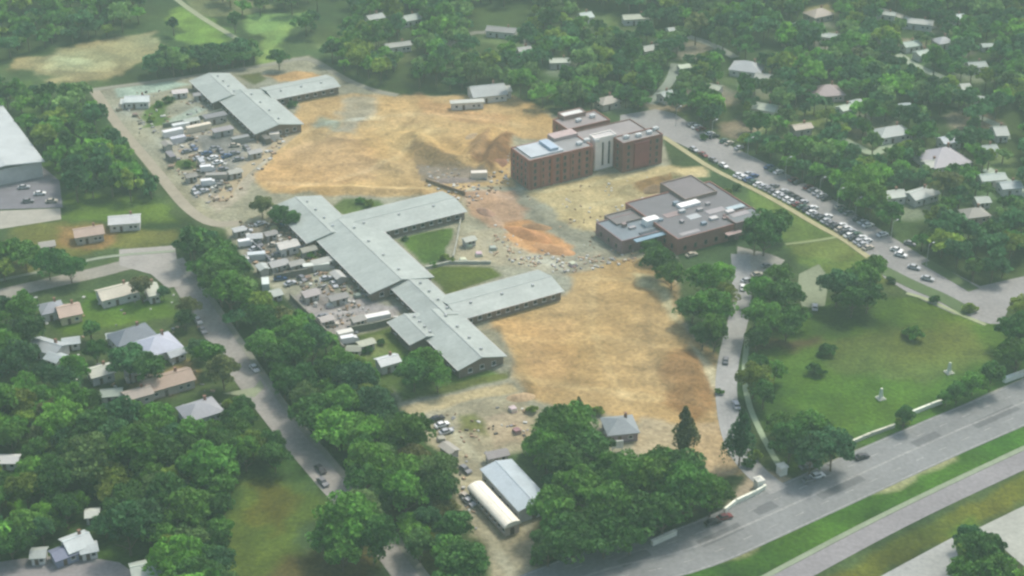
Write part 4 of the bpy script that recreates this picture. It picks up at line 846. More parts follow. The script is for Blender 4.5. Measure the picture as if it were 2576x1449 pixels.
for u, v, a, cn, lb in [
 (1823, 1300, 24, 'dark red', 'dark red car on the highway shoulder, left of the gate'), (1793, 1313, 24, 'black', 'black car just behind the dark red one on the highway'),
 (2035, 1206, 24, 'grey', 'dark grey car on the highway right of the gate'), (2056, 1196, 24, 'white', 'white car touching the dark grey car on the highway'),
 (2168, 1148, 24, 'black', 'black car on the highway under the trees edge'), (2030, 1172, 24, 'grey', 'grey car parked on the verge right of the gate'),
 (2256, 628, -30, 'white', 'white car alone where the lot road widens'), (2266, 640, -30, 'white', 'second white car nose to the lone one where the lot widens'),
 (2300, 672, -30, 'silver', 'silver car beside the green traffic island'), (2334, 700, -30, 'silver', 'silver car lower on the traffic island side'),
 (2350, 612, -30, 'black', 'black car in the shade of the lot edge trees'), (2290, 612, -30, 'grey', 'grey car in the middle of the lot road'),
 (1868, 722, 85, 'white', 'white car at the top of the drive'), (1880, 705, 20, 'silver', 'silver car parked across the top of the drive'),
 (1905, 690, 20, 'beige', 'beige car on the forecourt above the drive'), (1930, 668, 20, 'grey', 'grey car at the right end of the forecourt'),
 (1852, 1018, 95, 'silver', 'silver car near the lower end of the drive'), (1826, 905, 80, 'grey', 'grey car halfway along the drive'),
 (1740, 640, 29, 'beige', 'beige car below the low grey roofed block'), (1100, 1052, 29, 'black', 'black car at the sandy yard corner'), (1112, 1068, 29, 'white', 'white car just below the black one in the sandy yard'),
 (1123, 1085, 29, 'silver', 'silver car third down the sandy yard corner'), (510, 830, -60, 'grey', 'grey car on the street beside a dark tree'), (498, 806, -60, 'silver', 'silver car on the street above the grey one'),
 (640, 926, -60, 'white', 'white car at the lower end of the open street'), (806, 1180, -55, 'black', 'black car on the shaded lower street'), (812, 1212, -55, 'grey', 'grey car below the black one on the shaded street'),
 (60, 470, 10, 'silver', 'silver car in the yard below the warehouse'), (100, 486, 10, 'white', 'white car in the yard, right of the silver one'), (130, 505, 10, 'beige', 'beige car at the right corner of the warehouse yard'), (70, 505, 10, 'grey', 'grey car at the lower side of the warehouse yard'),
 (1170, 1180, -50, 'grey', 'grey car at the top of the trailer yard'), (1172, 1250, -50, 'beige', 'beige car left of the long cream trailer'), (1180, 1262, -50, 'silver', 'silver car left of the long cream trailer, the lower one'),
 (2050, 772, 80, 'silver', 'silver car on the small pad right of the drive')]: car(u, v, a, cn, lb)
# yards of the compounds: vehicles, containers, stacks
yard = []
def container(u, v, ang, L, col, label):
    p = P(u, v, 1.2); p.z = .08; r = empty('shipping_container', p, R(ang), label, 'container')
    mb = MB(); mb.box(-L/2, L/2, -1.2, 1.2, 0, 2.5)
    n = int(L/.6)
    for i in range(n):
        x = -L/2+.3+i*.6; mb.box(x-.12, x+.12, -1.26, 1.26, .15, 2.4)
    mb.build('body', M['carpaint'], r, col)
    mb = MB(); 
    for s in (-1, 1): mb.box(L/2+.005, L/2+.06, s*.58-.52, s*.58+.52, .1, 2.4)
    mb.build('door', M['carpaint'], r, tuple(x*.8 for x in col))
def stack(u, v, ang, label, col):
    p = P(u, v, .5); p.z = .06; r = empty('material_stack', p, R(ang), label, 'stack')
    for k in range(3):
        mb = MB(); w = 2.6-.35*k
        for j in range(5): mb.box(-w/2, w/2, -.9+j*.38, -.9+j*.38+.3, k*.42, k*.42+.34)
        mb.build('board_layer', M['wall'], r, tuple(c_*random.uniform(.8, 1.1) for c_ in col))
container(435, 334, 30, 8, (.74, .73, .70), 'white container on the left in the north yard')
container(448, 352, 30, 6, (.50, .50, .52), 'pale grey container just below the white one in the north yard')
container(500, 322, 29, 10, (.66, .58, .44), 'long cream container across the top of the north yard')
container(430, 395, -60, 6, (.20, .18, .18), 'dark container at the left side of the north yard')
container(455, 318, 29, 7, (.60, .62, .58), 'pale container under the green patch of the north yard')
container(605, 352, 29, 7, (.24, .24, .22), 'dark container beside the northern pavilion')
container(668, 350, -60, 6, (.16, .15, .13), 'black container below the northern pavilion')
container(690, 342, 10, 4, (.70, .66, .58), 'short cream container right of the black one')
container(950, 800, 22, 8, (.72, .71, .64), 'cream container lying in the pale yard by the nearest pavilion')
container(668, 715, -80, 5, (.60, .66, .60), 'pale green container at the left edge of the middle yard')
container(545, 445, 5, 8, (.28, .26, .22), 'brown container at the lower right of the north yard')
container(868, 842, 25, 5, (.62, .60, .52), 'cream container at the lower corner of the pale yard')
container(795, 672, 15, 9, (.58, .60, .52), 'long pale container below the olive court')
container(1205, 440, 5, 6, (.66, .60, .50), 'cream container at the foot of the brown spoil')
container(645, 645, 10, 6, (.52, .56, .56), 'pale blue grey container in the middle yard')
truck(620, 612, 20, 'white', 'white box truck at the left of the middle yard'); truck(525, 460, 15, 'white', 'white box truck at the lower end of the north yard')
truck(610, 656, 15, 'silver', 'silver box truck lowest in the middle yard'); truck(508, 412, -65, 'silver', 'silver box truck in the middle of the north yard')
truck(880, 855, 20, 'white', 'white box truck by the lower fence of the pale yard'); truck(523, 425, 15, 'white', 'white box truck above the lowest one in the north yard')
k = 0
for (u, v) in [(540, 372), (556, 380), (520, 385), (536, 396), (500, 398), (548, 408), (570, 392), (590, 385), (488, 372), (475, 350), (560, 425), (500, 470), (512, 480), (490, 482), (600, 400), (620, 372), (590, 365), (470, 380), (640, 625), (652, 612), (630, 600), (700, 640), (690, 615), (740, 625), (655, 562), (705, 700), (730, 712), (760, 700), (820, 700), (840, 715), (812, 795), (835, 815), (720, 560), (620, 580)]:
    cn = random.choice(['silver', 'grey', 'white', 'black', 'blue', 'beige', 'grey'])
    car(u, v, random.choice([29, -60, 15, 40])+random.uniform(-8, 8), cn, None, None, 'yard')
for (u, v, cl, lb) in [(430, 420, (.3, .25, .18), 'brown board stack left in the north yard'), (545, 500, (.5, .45, .35), 'pale board stack at the bottom of the north yard'), (575, 470, (.28, .24, .18), 'dark board stack right of the white trucks'),
   (300, 275, (.35, .3, .22), 'board stack beside the perimeter track corner'), (340, 290, (.25, .22, .16), 'dark board stack under the white corner shed'), (480, 255, (.30, .28, .24), 'grey board stack left of the northern pavilion'),
   (690, 575, (.55, .5, .25), 'yellowish board stack near the middle pavilion'), (775, 700, (.25, .22, .17), 'dark board stack under the olive court'), (870, 700, (.5, .48, .4), 'pale board stack beside the middle pavilion'), (900, 745, (.3, .28, .24), 'grey board stack between two pavilions'),
   (830, 770, (.45, .38, .35), 'pinkish board stack in the pale yard'), (1205, 640, (.6, .58, .5), 'pale board stack on the rubble left of the orange heap'), (1180, 620, (.4, .38, .3), 'grey board stack at the corner of the small lawn'), (1165, 655, (.65, .68, .62), 'whitish board stack above the olive lawn'),
   (1240, 625, (.5, .47, .38), 'tan board stack left of the orange heap'), (1440, 665, (.6, .55, .45), 'tan board stack below the orange heap'), (1110, 1105, (.4, .38, .3), 'board stack low in the sandy yard'), (1290, 1030, (.65, .58, .5), 'pinkish board stack right in the sandy yard'), (1300, 1085, (.3, .22, .2), 'brown board stack near the trees of the sandy yard')]:
    stack(u, v, random.choice([29, -60, 10]), lb, cl)
# label the yard cars by their nearest neighbours
YL = [('the white box trucks', 525, 440), ('the northern pavilion', 620, 320), ('the white container in the north yard', 435, 334), ('the long cream container', 500, 322), ('the cream hut in the middle yard', 722, 612), ('the olive court', 795, 650), ('the brown container', 545, 445), ('the pale yard', 850, 790), ('the dark container', 430, 395), ('the silver truck of the north yard', 508, 412), ('the silver truck of the middle yard', 610, 656), ('the black container', 668, 350)]
def side(dx, dy):
    if abs(dx) > abs(dy)*1.2: return 'right of' if dx > 0 else 'left of'
    return 'below' if dy > 0 else 'above'
cnt = {}
for r, cn, u, v, g in sorted([c_ for c_ in CARS if c_[4] == 'yard'], key=lambda c_: min(math.hypot(c_[2]-l_[1], c_[3]-l_[2]) for l_ in YL)):
    ph, lu, lv = min(YL, key=lambda l_: math.hypot(u-l_[1], v-l_[2])); s_ = side(u-lu, v-lv); n = cnt.get((ph, s_, cn), 0); cnt[(ph, s_, cn)] = n+1
    r['label'] = f"{cn} car parked {s_} {ph}" + ('' if n == 0 else f", {ORD[n]} nearest to it"); r['group'] = 'vehicles standing in the compound yards'

# ---- walls, posts, gate
def wall_run(pts, h, col, label, cat='wall', name='yard_wall', th=.3):
    c0 = P(*pts[0]); root = empty(name, c0, 0, label, cat)
    for a, b in zip(pts[:-1], pts[1:]):
        pa, pb = P(*a)-c0, P(*b)-c0; d = pb-pa; L = d.length; T = Matrix.Translation(pa) @ Matrix.Rotation(math.atan2(d.y, d.x), 4, 'Z')
        mb = MB(); mb.box(0, L, -th/2, th/2, 0, h, 0, T); mb.build('wall_panel', M['wall'], root, col)
        mb = MB(); mb.box(-.1, L+.1, -th/2-.08, th/2+.08, h+.002, h+.14, 0, T); mb.build('coping', M['wall'], root, tuple(x*1.2 for x in col))
        for k in range(int(L/6)+1):
            mb = MB(); mb.box(k*6-.22+.3, k*6+.22+.3, -.26, .26, 0, h+.25, 0, T); mb.build('post', M['wall'], root, col)
wall_run([(690, 706), (775, 690), (862, 655)], 2.2, (.16, .15, .12), 'dark wall along the lower side of the olive court')
wall_run([(860, 662), (905, 712), (944, 752), (990, 740)], 1.8, (.14, .13, .12), 'dark wall stepping down the left side of the middle pavilion')
wall_run([(880, 838), (940, 828), (990, 815)], 2.2, (.15, .15, .11), 'dark wall across the top of the grassy plot by the near pavilion')
wall_run([(990, 828), (1012, 868), (1028, 880)], 2.0, (.15, .15, .12), 'short dark wall beside the left bump of the near pavilion')
wall_run([(730, 752), (790, 812), (866, 886)], 2.0, (.17, .16, .13), 'boundary wall between the pale yard and the tree belt')
wall_run([(410, 322), (470, 312), (560, 285)], 1.8, (.16, .18, .14), 'dark green wall across the north yard')
wall_run([(620, 605), (660, 640), (700, 690)], 1.8, (.16, .16, .17), 'dark wall stepping through the middle yard')
wall_run([(1160, 552), (1150, 610), (1140, 652)], 1.2, (.3, .3, .24), 'low grey wall right of the small lawn')
wall_run([(1070, 678), (1130, 664), (1235, 664)], 1.0, (.4, .4, .32), 'low pale wall above the olive lawn')
wall_run([(1072, 458), (1165, 490), (1170, 492)], 1.4, (.22, .16, .1), 'brown timber wall behind the wing of the middle pavilion')
def pillar(u, v, h, w, label, col=(.7, .69, .6)):
    p = P(u, v); r = empty('gate_pillar', p, R(24), label, 'pillar')
    mb = MB(); mb.box(-w/2, w/2, -w/2, w/2, 0, h); mb.build('shaft', M['wall'], r, col)
    mb = MB(); mb.box(-w/2-.2, w/2+.2, -w/2-.2, w/2+.2, h+.002, h+.3); mb.add([(-w/2, -w/2, h+.3), (w/2, -w/2, h+.3), (w/2, w/2, h+.3), (-w/2, w/2, h+.3), (0, 0, h+.9)], [(0, 1, 4), (1, 2, 4), (2, 3, 4), (3, 0, 4)]); mb.build('cap', M['wall'], r, col)
pillar(1966, 1192, 2.6, 2.2, 'white gate pillar right of the drive mouth'); pillar(1908, 1226, 2.6, 2.0, 'white gate pillar left of the drive mouth')
wall_run([(1822, 1290), (1850, 1268), (1900, 1245), (1925, 1230)], 1.3, (.66, .68, .56), 'low white flank wall left of the gate', name='flank_wall', th=.5)
wall_run([(1700, 1345), (1640, 1372)], 1.4, (.62, .62, .52), 'low cream wall by the highway at the bottom', name='flank_wall', th=.9)
wall_run([(2290, 1045), (2340, 1025), (2380, 1010)], 1.2, (.60, .62, .50), 'low pale wall beside the highway, right', name='flank_wall', th=.6)
wall_run([(2130, 1122), (2190, 1096), (2250, 1075)], 1.0, (.46, .46, .36), 'low grey wall beside the highway below the lawn', name='flank_wall', th=.5)
wall_run([(2525, 962), (2600, 935)], 1.5, (.62, .64, .56), 'short white wall at the right edge beside the highway', name='flank_wall', th=1.2)
def monument(u, v, label):
    p = P(u, v); r = empty('stone_monument', p, R(20), label, 'monument'); mb = MB(); mb.box(-1.2, 1.2, -1.2, 1.2, 0, .35); mb.box(-.85, .85, -.85, .85, .35, .7); mb.build('plinth', M['wall'], r, (.5, .52, .42))
    mb = MB(); mb.add([(-.5, -.5, .7), (.5, -.5, .7), (.5, .5, .7), (-.5, .5, .7), (-.3, -.3, 3.6), (.3, -.3, 3.6), (.3, .3, 3.6), (-.3, .3, 3.6)], [(0, 1, 5, 4), (1, 2, 6, 5), (2, 3, 7, 6), (3, 0, 4, 7), (4, 5, 6, 7)]); mb.build('pillar', M['wall'], r, (.62, .66, .52))
monument(2387, 938, 'pale stone monument on the big lawn, the right hand one'); monument(2215, 1003, 'pale stone monument on the big lawn, the left hand one')
def sign(u, v, label):
    p = P(u, v); r = empty('sign_board', p, R(5), label, 'sign'); mb = MB(); mb.box(-1.6, 1.6, -.12, .12, 1.0, 3.6); mb.build('panel', M['wall'], r, (.78, .78, .70))
    for s_ in (-1, 1): mb = MB(); mb.box(s_*1.3-.1, s_*1.3+.1, -.1, .1, 0, 1.0); mb.build('leg', M['metal'], r)
sign(1553, 1135, 'white blank board under the grey roofed lodge')
def lamp(u, v, label):
    p = P(u, v); r = empty('street_lamp', p, R(30), label, 'street lamp', 'lamps in the long car lot')
    mb = MB(); mb.tube((0, 0, 0), (0, 0, 8), .12, .07, 8); mb.tube((0, 0, 0), (0, 0, .5), .25, .2, 8); mb.build('pole', M['metal'], r)
    mb = MB(); mb.tube((0, 0, 7.9), (1.8, 0, 8.3), .05, .05, 6); mb.build('arm', M['metal'], r)
    mb = MB(); mb.box(1.5, 2.4, -.18, .18, 8.22, 8.42); mb.build('lamp_head', M['wall'], r, (.6, .6, .58))
for k, (u, v) in enumerate([(1700, 318), (1790, 352), (1880, 398), (1975, 448), (2060, 500), (2105, 528), (2150, 552), (2240, 610), (2330, 668)]):
    lamp(u, v, f'street lamp, {ORD[k]} from the far end of the long car lot')

for k, (u, v, L_) in enumerate([(1560, 1420, 9), (1760, 1370, 14), (1900, 1290, 7), (2060, 1250, 16), (2300, 1120, 10), (2450, 1072, 18)]):
    a = P(u, v); d_ = Vector((math.cos(R(29)), math.sin(R(29)), 0)); d_ = (P(2134, 1206)-P(1930, 1298)).normalized(); n_ = Vector((-d_.y, d_.x, 0))
    mb = MB(); mb.add([(*(a+n_*1.6).xy, .068), (*(a-n_*1.6).xy, .068), (*(a-n_*1.6+d_*L_).xy, .068), (*(a+n_*1.6+d_*L_).xy, .068)], [(0, 1, 2, 3)])
    o = mb.build('road_patch', M['asphalt'], None, (.13, .135, .135), fix=False); o['kind'] = 'structure'
# small rubble, offcuts and scrap that nobody could count
def scatter(name, label, poly, n, cols, smax, cat='rubble'):
    mb = MB(); us = [p[0] for p in poly]; vs_ = [p[1] for p in poly]; at = []; k = 0
    U = np.array([random.uniform(min(us), max(us)) for _ in range(n*3)]); V_ = np.array([random.uniform(min(vs_), max(vs_)) for _ in range(n*3)]); ok = (sdf(U, V_, poly) > 0) & (vnoise(U, V_, 26, 4) > .38)
    for u, v, g in zip(U, V_, ok):
        if not g or k >= n: continue
        p = P(u, v); w, d, h = random.uniform(.3, smax), random.uniform(.3, smax*.7), random.uniform(.15, smax*.35); T = Matrix.Translation(p) @ Matrix.Rotation(random.uniform(0, 6.3), 4, 'Z')
        mb.box(-w/2, w/2, -d/2, d/2, .0, h+.05, random.randrange(len(cols)), T); k += 1
    o = mb.build(name, [M[c_] for c_ in cols], None, (1, 1, 1), fix=False); tag(o, label, cat, None, 'stuff')
for nm, c_ in (('scrap_pale', (.50, .50, .46)), ('scrap_grey', (.24, .24, .24)), ('scrap_dark', (.07, .065, .06)), ('scrap_brown', (.20, .14, .09)), ('scrap_clay', (.36, .26, .17))): M[nm] = mat(nm, base=c_, rough=.85, ns=1, na=.2)
ALLC = ['scrap_pale', 'scrap_grey', 'scrap_dark', 'scrap_brown', 'scrap_clay']
scatter('scrap', 'scattered scrap and materials over the north compound yard', [(420, 330), (500, 300), (620, 345), (740, 320), (690, 400), (560, 520), (500, 510), (430, 410)], 240, ALLC, 2.0)
scatter('scrap', 'scattered scrap and crates in the corner of the north compound', [(260, 240), (500, 215), (560, 270), (420, 320), (370, 370), (300, 300)], 90, ALLC, 1.6)
scatter('scrap', 'scattered scrap over the middle compound yard', [(600, 560), (720, 550), (760, 600), (860, 660), (930, 750), (800, 740), (700, 720), (620, 650)], 260, ALLC, 1.9)
scatter('scrap', 'scattered planks and scrap on the pale pinkish yard', [(730, 745), (960, 765), (1000, 800), (880, 860), (820, 830)], 90, ALLC, 1.6)
scatter('rubble', 'broken rubble spread left of the orange heaps', [(1150, 600), (1260, 560), (1440, 650), (1600, 610), (1600, 660), (1420, 690), (1280, 660)], 240, ['scrap_pale', 'scrap_clay', 'scrap_grey', 'scrap_clay'], 1.3)
scatter('rubble', 'broken rubble and clods between the brown heaps', [(1050, 420), (1280, 350), (1280, 470), (1180, 520), (1070, 470)], 170, ['scrap_brown', 'scrap_clay', 'scrap_grey', 'scrap_pale'], 1.6)
scatter('rubble', 'clods and scrap in the sandy yard south of the site', [(1080, 1040), (1320, 1010), (1335, 1110), (1240, 1140), (1160, 1180), (1230, 1390), (1170, 1300), (1130, 1130)], 110, ALLC, 1.2)
scatter('rubble', 'clods around the low grey roofed block', [(1320, 490), (1640, 440), (1700, 450), (1520, 560), (1500, 640), (1400, 570)], 70, ['scrap_clay', 'scrap_pale', 'scrap_brown'], 1.1)
scatter('garden_clutter', 'garden bits and scrap around the left hand houses', [(60, 750), (440, 740), (600, 940), (560, 1040), (250, 1010), (60, 920)], 70, ['scrap_pale', 'scrap_grey', 'scrap_clay'], 1.4, 'clutter')

# loose heaps of earth on the site
def heap(u, v, L, Wd, H, ang, col, label):
    n = 30; m_ = 20; vs = []; fs = []
    for i in range(n+1):
        for j in range(m_+1):
            x = (i/n-.5)*2; y = (j/m_-.5)*2; rr = math.hypot(x, y) if abs(x)+abs(y) > 0 else 0
            k_ = max(0, 1-rr)**.85; nz = float(fbm(np.array([x*L/2+u]), np.array([y*Wd/2+v]), 2.6, 91)[0])
            vs.append((x*L/2, y*Wd/2, -.15+H*k_*(.8+.4*nz)+(.15 if k_ > 0 else 0)*nz))
    for i in range(n):
        for j in range(m_): a = i*(m_+1)+j; fs.append((a, a+m_+1, a+m_+2, a+1))
    mb = MB(); mb.add(vs, fs); p = P(u, v); o = mb.build('earth_heap', M['heap'], None, col); o.location = (p.x, p.y, 0); o.rotation_euler = (0, 0, R(ang))
    for f in o.data.polygons: f.use_smooth = True
    tag(o, label, 'earth heap')
M['heap'] = mat('heap_earth', base=(1, 1, 1), use_obj=True, rough=.95, ns=.25, na=.25, fine=(1.4, .2), bump=.6, spec=.1)
heap(1330, 592, 22, 8, 2.4, -38, (.42, .22, .10), 'orange earth heap in the middle of the site, left one'); heap(1392, 628, 17, 7, 1.8, -25, (.44, .25, .12), 'orange earth heap right of the larger one')
heap(1352, 572, 12, 5, 1.8, -15, (.30, .19, .10), 'dark brown earth heap behind the orange one'); heap(1222, 535, 10, 5, 1.8, -50, (.34, .22, .15), 'pinkish brown earth heap at the end of the middle wing')
heap(1645, 478, 14, 6, 2.6, 25, (.24, .17, .10), 'brown earth heap beside the low grey roofed block'); heap(1090, 395, 16, 7, 1.8, -35, (.27, .19, .11), 'brown earth heap on the far orange ground')
heap(1245, 415, 14, 8, 2.4, 55, (.24, .13, .08), 'dark red brown heap left of the brick building'); heap(1190, 345, 10, 6, 1.6, 40, (.36, .27, .16), 'tan earth heap behind the dark red brown heap')
heap(1140, 455, 18, 5, 1.5, 5, (.25, .21, .18), 'grey rubble heap on the far orange ground'); heap(1310, 1000, 9, 5, 1.5, 10, (.40, .29, .17), 'tan earth heap above the sandy yard')

# ------------------------------------------------------------------ TREES
def ico(sub):
    import bmesh
    bm = bmesh.new(); bmesh.ops.create_icosphere(bm, subdivisions=sub, radius=1); v = np.array([x.co[:] for x in bm.verts]); f = np.array([[a.index for a in g.verts] for g in bm.faces]); bm.free(); return v, f
def rnd_unit(n):
    v = rng.normal(size=(n, 3)); return v/np.linalg.norm(v, axis=1, keepdims=True)
def crown_data(shape, nclump, nleaf, leaf, sub=2):
    """returns verts, quads, tris, shade per vertex ; crown of radius ~1 horizontally, centred at 0"""
    if shape == 'round': sc = np.array([1, 1, .78])
    elif shape == 'wide': sc = np.array([1.08, .95, .62])
    elif shape == 'oval': sc = np.array([.82, .82, 1.05])
    elif shape == 'cone': sc = np.array([.55, .55, 1.7])
    else: sc = np.array([1, 1, .7])
    cc = rnd_unit(nclump); cc[:, 2] = np.abs(cc[:, 2])*1.15-.35
    cc *= (.46+.48*rng.random((nclump, 1)))
    cr = .18+.20*rng.random(nclump)
    if shape == 'cone':
        t = rng.random(nclump); a = rng.random(nclump)*6.283; rr = (1-t)*.9
        cc = np.stack([rr*np.cos(a), rr*np.sin(a), t*1.9-.9], 1); cr = .12+.3*(1-t)
        sc = np.array([.85, .85, 1.25]); cr = cr*1.15
    shade = rng.normal(1, .2, nclump)
    per = nleaf//nclump; V = []; T = []
    for i in range(nclump):
        d = rnd_unit(per); d[:, 2] = np.where(d[:, 2] < -.3, -d[:, 2], d[:, 2])
        p = cc[i]+d*cr[i]*(.75+.3*rng.random((per, 1)))
        p *= sc
        nrm = d*.6+rnd_unit(per)*.7; nrm /= np.linalg.norm(nrm, axis=1, keepdims=True)
        a = np.cross(nrm, rnd_unit(per)); a /= np.linalg.norm(a, axis=1, keepdims=True)+1e-6; b = np.cross(nrm, a)
        s = leaf*(.6+.8*rng.random((per, 1)))
        q_ = np.stack([p-a*s-b*s*.6, p+a*s-b*s*.8, p+a*s*.7+b*s, p-a*s*.8+b*s*.7], 1)
        V.append(q_.reshape(-1, 3)); T.append(np.repeat(shade[i]*rng.normal(1, .09, per), 4))
    V = np.concatenate(V); T = np.concatenate(T); n = len(V); Q = np.arange(n).reshape(-1, 4)
    iv, if_ = ico(sub)
    dd = iv*.0+iv
    # lumpy inner mass following the clumps
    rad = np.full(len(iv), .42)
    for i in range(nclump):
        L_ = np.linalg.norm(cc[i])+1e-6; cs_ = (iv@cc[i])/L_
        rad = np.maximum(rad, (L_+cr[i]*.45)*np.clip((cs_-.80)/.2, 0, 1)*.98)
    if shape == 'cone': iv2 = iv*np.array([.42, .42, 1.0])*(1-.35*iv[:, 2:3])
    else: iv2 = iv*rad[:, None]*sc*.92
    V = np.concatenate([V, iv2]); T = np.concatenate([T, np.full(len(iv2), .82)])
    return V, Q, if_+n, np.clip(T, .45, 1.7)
def mesh_from(name, V, Q, Tr, col):
    me = bpy.data.meshes.new(name); me.vertices.add(len(V)); me.vertices.foreach_set('co', V.astype(np.float32).ravel())
    nl = len(Q)*4+len(Tr)*3; me.loops.add(nl); me.loops.foreach_set('vertex_index', np.concatenate([Q.ravel(), Tr.ravel()]).astype(np.int32))
    nf = len(Q)+len(Tr); me.polygons.add(nf)
    st = np.concatenate([np.arange(len(Q))*4, len(Q)*4+np.arange(len(Tr))*3]); me.polygons.foreach_set('loop_start', st.astype(np.int32))
    me.polygons.foreach_set('loop_total', np.concatenate([np.full(len(Q), 4), np.full(len(Tr), 3)]).astype(np.int32))
    me.update(); me.validate()
    at = me.color_attributes.new('leaf', 'FLOAT_COLOR', 'POINT')
    if col.ndim == 1: col = np.stack([col]*3, 1)
    at.data.foreach_set('color', np.concatenate([col, np.ones((len(col), 1))], 1).astype(np.float32).ravel())
    me.materials.append(M['leaf']); return me
def trunk_mesh(h, r, nl=6):
    mb = MB(); p = Vector((0, 0, -.3)); rr = r; pts = [p]
    for k in range(4):
        q_ = p+Vector((random.uniform(-.025, .025)*h, random.uniform(-.025, .025)*h, h/4)); mb.tube(p, q_, rr, rr*.82, 7); p = q_; rr *= .82; pts.append(p)
    for k in range(nl):
        a = 6.283*k/nl+random.uniform(-.3, .3); b = pts[2+(k % 3)]; e = b+Vector((math.cos(a)*h*.42, math.sin(a)*h*.42, h*random.uniform(.22, .45))); m_ = (b+e)/2+Vector((0, 0, .03*h))
        mb.tube(b, m_, r*.45, r*.3, 5); mb.tube(m_, e, r*.3, r*.12, 5)
    me = mb.mesh('trunk'); me.materials.append(M['bark']); return me
HI = {'round': [mesh_from('crown', *crown_data('round', 44, 3900, .052)) for _ in range(4)],
      'wide': [mesh_from('crown', *crown_data('wide', 46, 3900, .052)) for _ in range(3)],
      'oval': [mesh_from('crown', *crown_data('oval', 40, 3400, .052)) for _ in range(2)],
      'cone': [mesh_from('crown', *crown_data('cone', 40, 2400, .05)) for _ in range(2)],
      'bush': [mesh_from('foliage', *crown_data('bush', 14, 700, .10)) for _ in range(3)]}
LO = {k: [crown_data(k, 16, 420, .125, 1) for _ in range(3)] for k in ('round', 'wide', 'oval')}
TRK = [trunk_mesh(1.0, .045) for _ in range(3)]
POLE = trunk_mesh(1.0, .03, 0)
# crown colours, named so that labels stay true
TINT = {'dark green': (.026, .062, .018), 'deep blue green': (.025, .060, .030), 'mid green': (.043, .094, .020), 'bright green': (.060, .122, .022), 'olive green': (.078, .105, .022), 'grey green': (.056, .090, .036), 'brownish': (.066, .070, .034)}
LK = (2.25, 2.4, 1.7)
TREES = []     # dict(x,y,r,h,shape,tint)
grid = {}
def near(x, y, r, f):
    gx_, gy_ = int(x//10), int(y//10)
    for i in range(-2, 3):
        for j in range(-2, 3):
            for (a, b, c_) in grid.get((gx_+i, gy_+j), ()):
                if (a-x)**2+(b-y)**2 < (f*(r+c_))**2: return True
    return False
def add_tree(u, v, r=None, shape=None, tint=None, force=False, f=.62, hand=False):
    r = r or random.uniform(4.2, 7.6)
    if not force and v < 560 and u > 820:
        for yu, yv, yr, _k in YARDS:
            if math.hypot(u-yu, (v-yv+10)*1.8) < yr*2.3: return None
    shape = shape or random.choices(['round', 'wide', 'oval'], [5, 3, 2])[0]
    tint = tint or random.choices(list(TINT), [22, 14, 30, 9, 10, 14, 1])[0]
    th = {'round': r*1.15, 'wide': r*1.0, 'oval': r*1.3, 'cone': r*1.9}[shape]; hc = th+r*.15
    p = P(u, v, hc)
    if not force:
        if near(p.x, p.y, r, f): return None
        s = FP/math.hypot(p.y, CAM_H-hc); rp = r*s
        for (hu, hv, hr, hcn) in HOUSES_PX:
            if math.hypot((u-hu), (v-hv)*1.25) < (hr+rp*.72 if v > 480 else hr*.8+rp*.45): return None
            if math.hypot(p.x-hcn.x, p.y-hcn.y) < r*.4+4.5: return None
        U = np.array([u, u-rp*.7, u+rp*.7, u, u]); Vv = np.array([v, v, v, v-rp*.45, v+rp*.62])
        for k_, (poly, bb_) in enumerate(AV):
            if u < bb_[0]-rp or u > bb_[1]+rp or v < bb_[2]-rp or v > bb_[3]+rp: continue
            if (sdf(U, Vv, poly) > 0).any(): return None
            b = PROJ((p.x, p.y, 0))
            if (sdf(np.array([b[0]]), np.array([b[1]]), poly) > 0).any(): return None
    t = dict(x=p.x, y=p.y, r=r, h=th, hc=hc, shape=shape, tint=tint, hand=hand, u=u, v=v); TREES.append(t)
    grid.setdefault((int(p.x//10), int(p.y//10)), []).append((p.x, p.y, r)); return t
AVOID += [
 [(20, 150), (113, 133), (300, 90), (390, 80), (417, 110), (353, 147), (320, 173), (233, 213), (30, 213)],
 [(450, 30), (593, 97), (560, 112), (500, 113), (463, 95)], [(625, 45), (740, 35), (700, 80), (670, 150), (655, 140), (650, 80)],
 [(236, 226), (520, 190), (660, 165), (790, 140), (920, 225), (1290, 235), (1400, 290), (1680, 330), (1680, 640), (1715, 680), (1725, 830), (1815, 900), (1860, 1190), (1800, 1195), (1720, 1150), (1620, 1130), (1600, 1060), (1340, 1010), (1010, 1030), (960, 950), (870, 885), (790, 815), (720, 755), (640, 690), (585, 610), (535, 575), (425, 470)],
 [(600, 1205), (800, 1195), (800, 1290), (765, 1449), (575, 1449), (580, 1330)],
 [(1960, 880), (2480, 820), (2500, 900), (2400, 960), (2150, 1100), (2110, 1090), (1960, 900)],
 [(1890, 1170), (2010, 1200), (1990, 1245), (1800, 1300)],
 [(170, 500), (420, 505), (430, 530), (180, 540)], [(30, 580), (440, 560), (440, 640), (290, 620)], [(210, 760), (430, 760), (430, 800), (250, 820)],
 [(1990, 600), (2150, 590), (2180, 640), (2050, 670)], [(1330, 480), (1800, 420), (1500, 600)],
 [(1990, 300), (2060, 290), (2060, 340), (1960, 350)], [(2020, 10), (2100, 0), (2110, 60), (2030, 60)], [(1510, 40), (1580, 40), (1580, 90)],
 [(2250, 735), (2480, 815), (2400, 850), (2250, 790)], [(1890, 870), (2070, 835), (2090, 860), (1900, 890)],
 [(40, 1190), (62, 1190), (62, 1300), (45, 1310)],
]
AV = []
for a in AVOID:
    us = [p[0] for p in a]; vs_ = [p[1] for p in a]; AV.append((a, (min(us), max(us), min(vs_), max(vs_))))
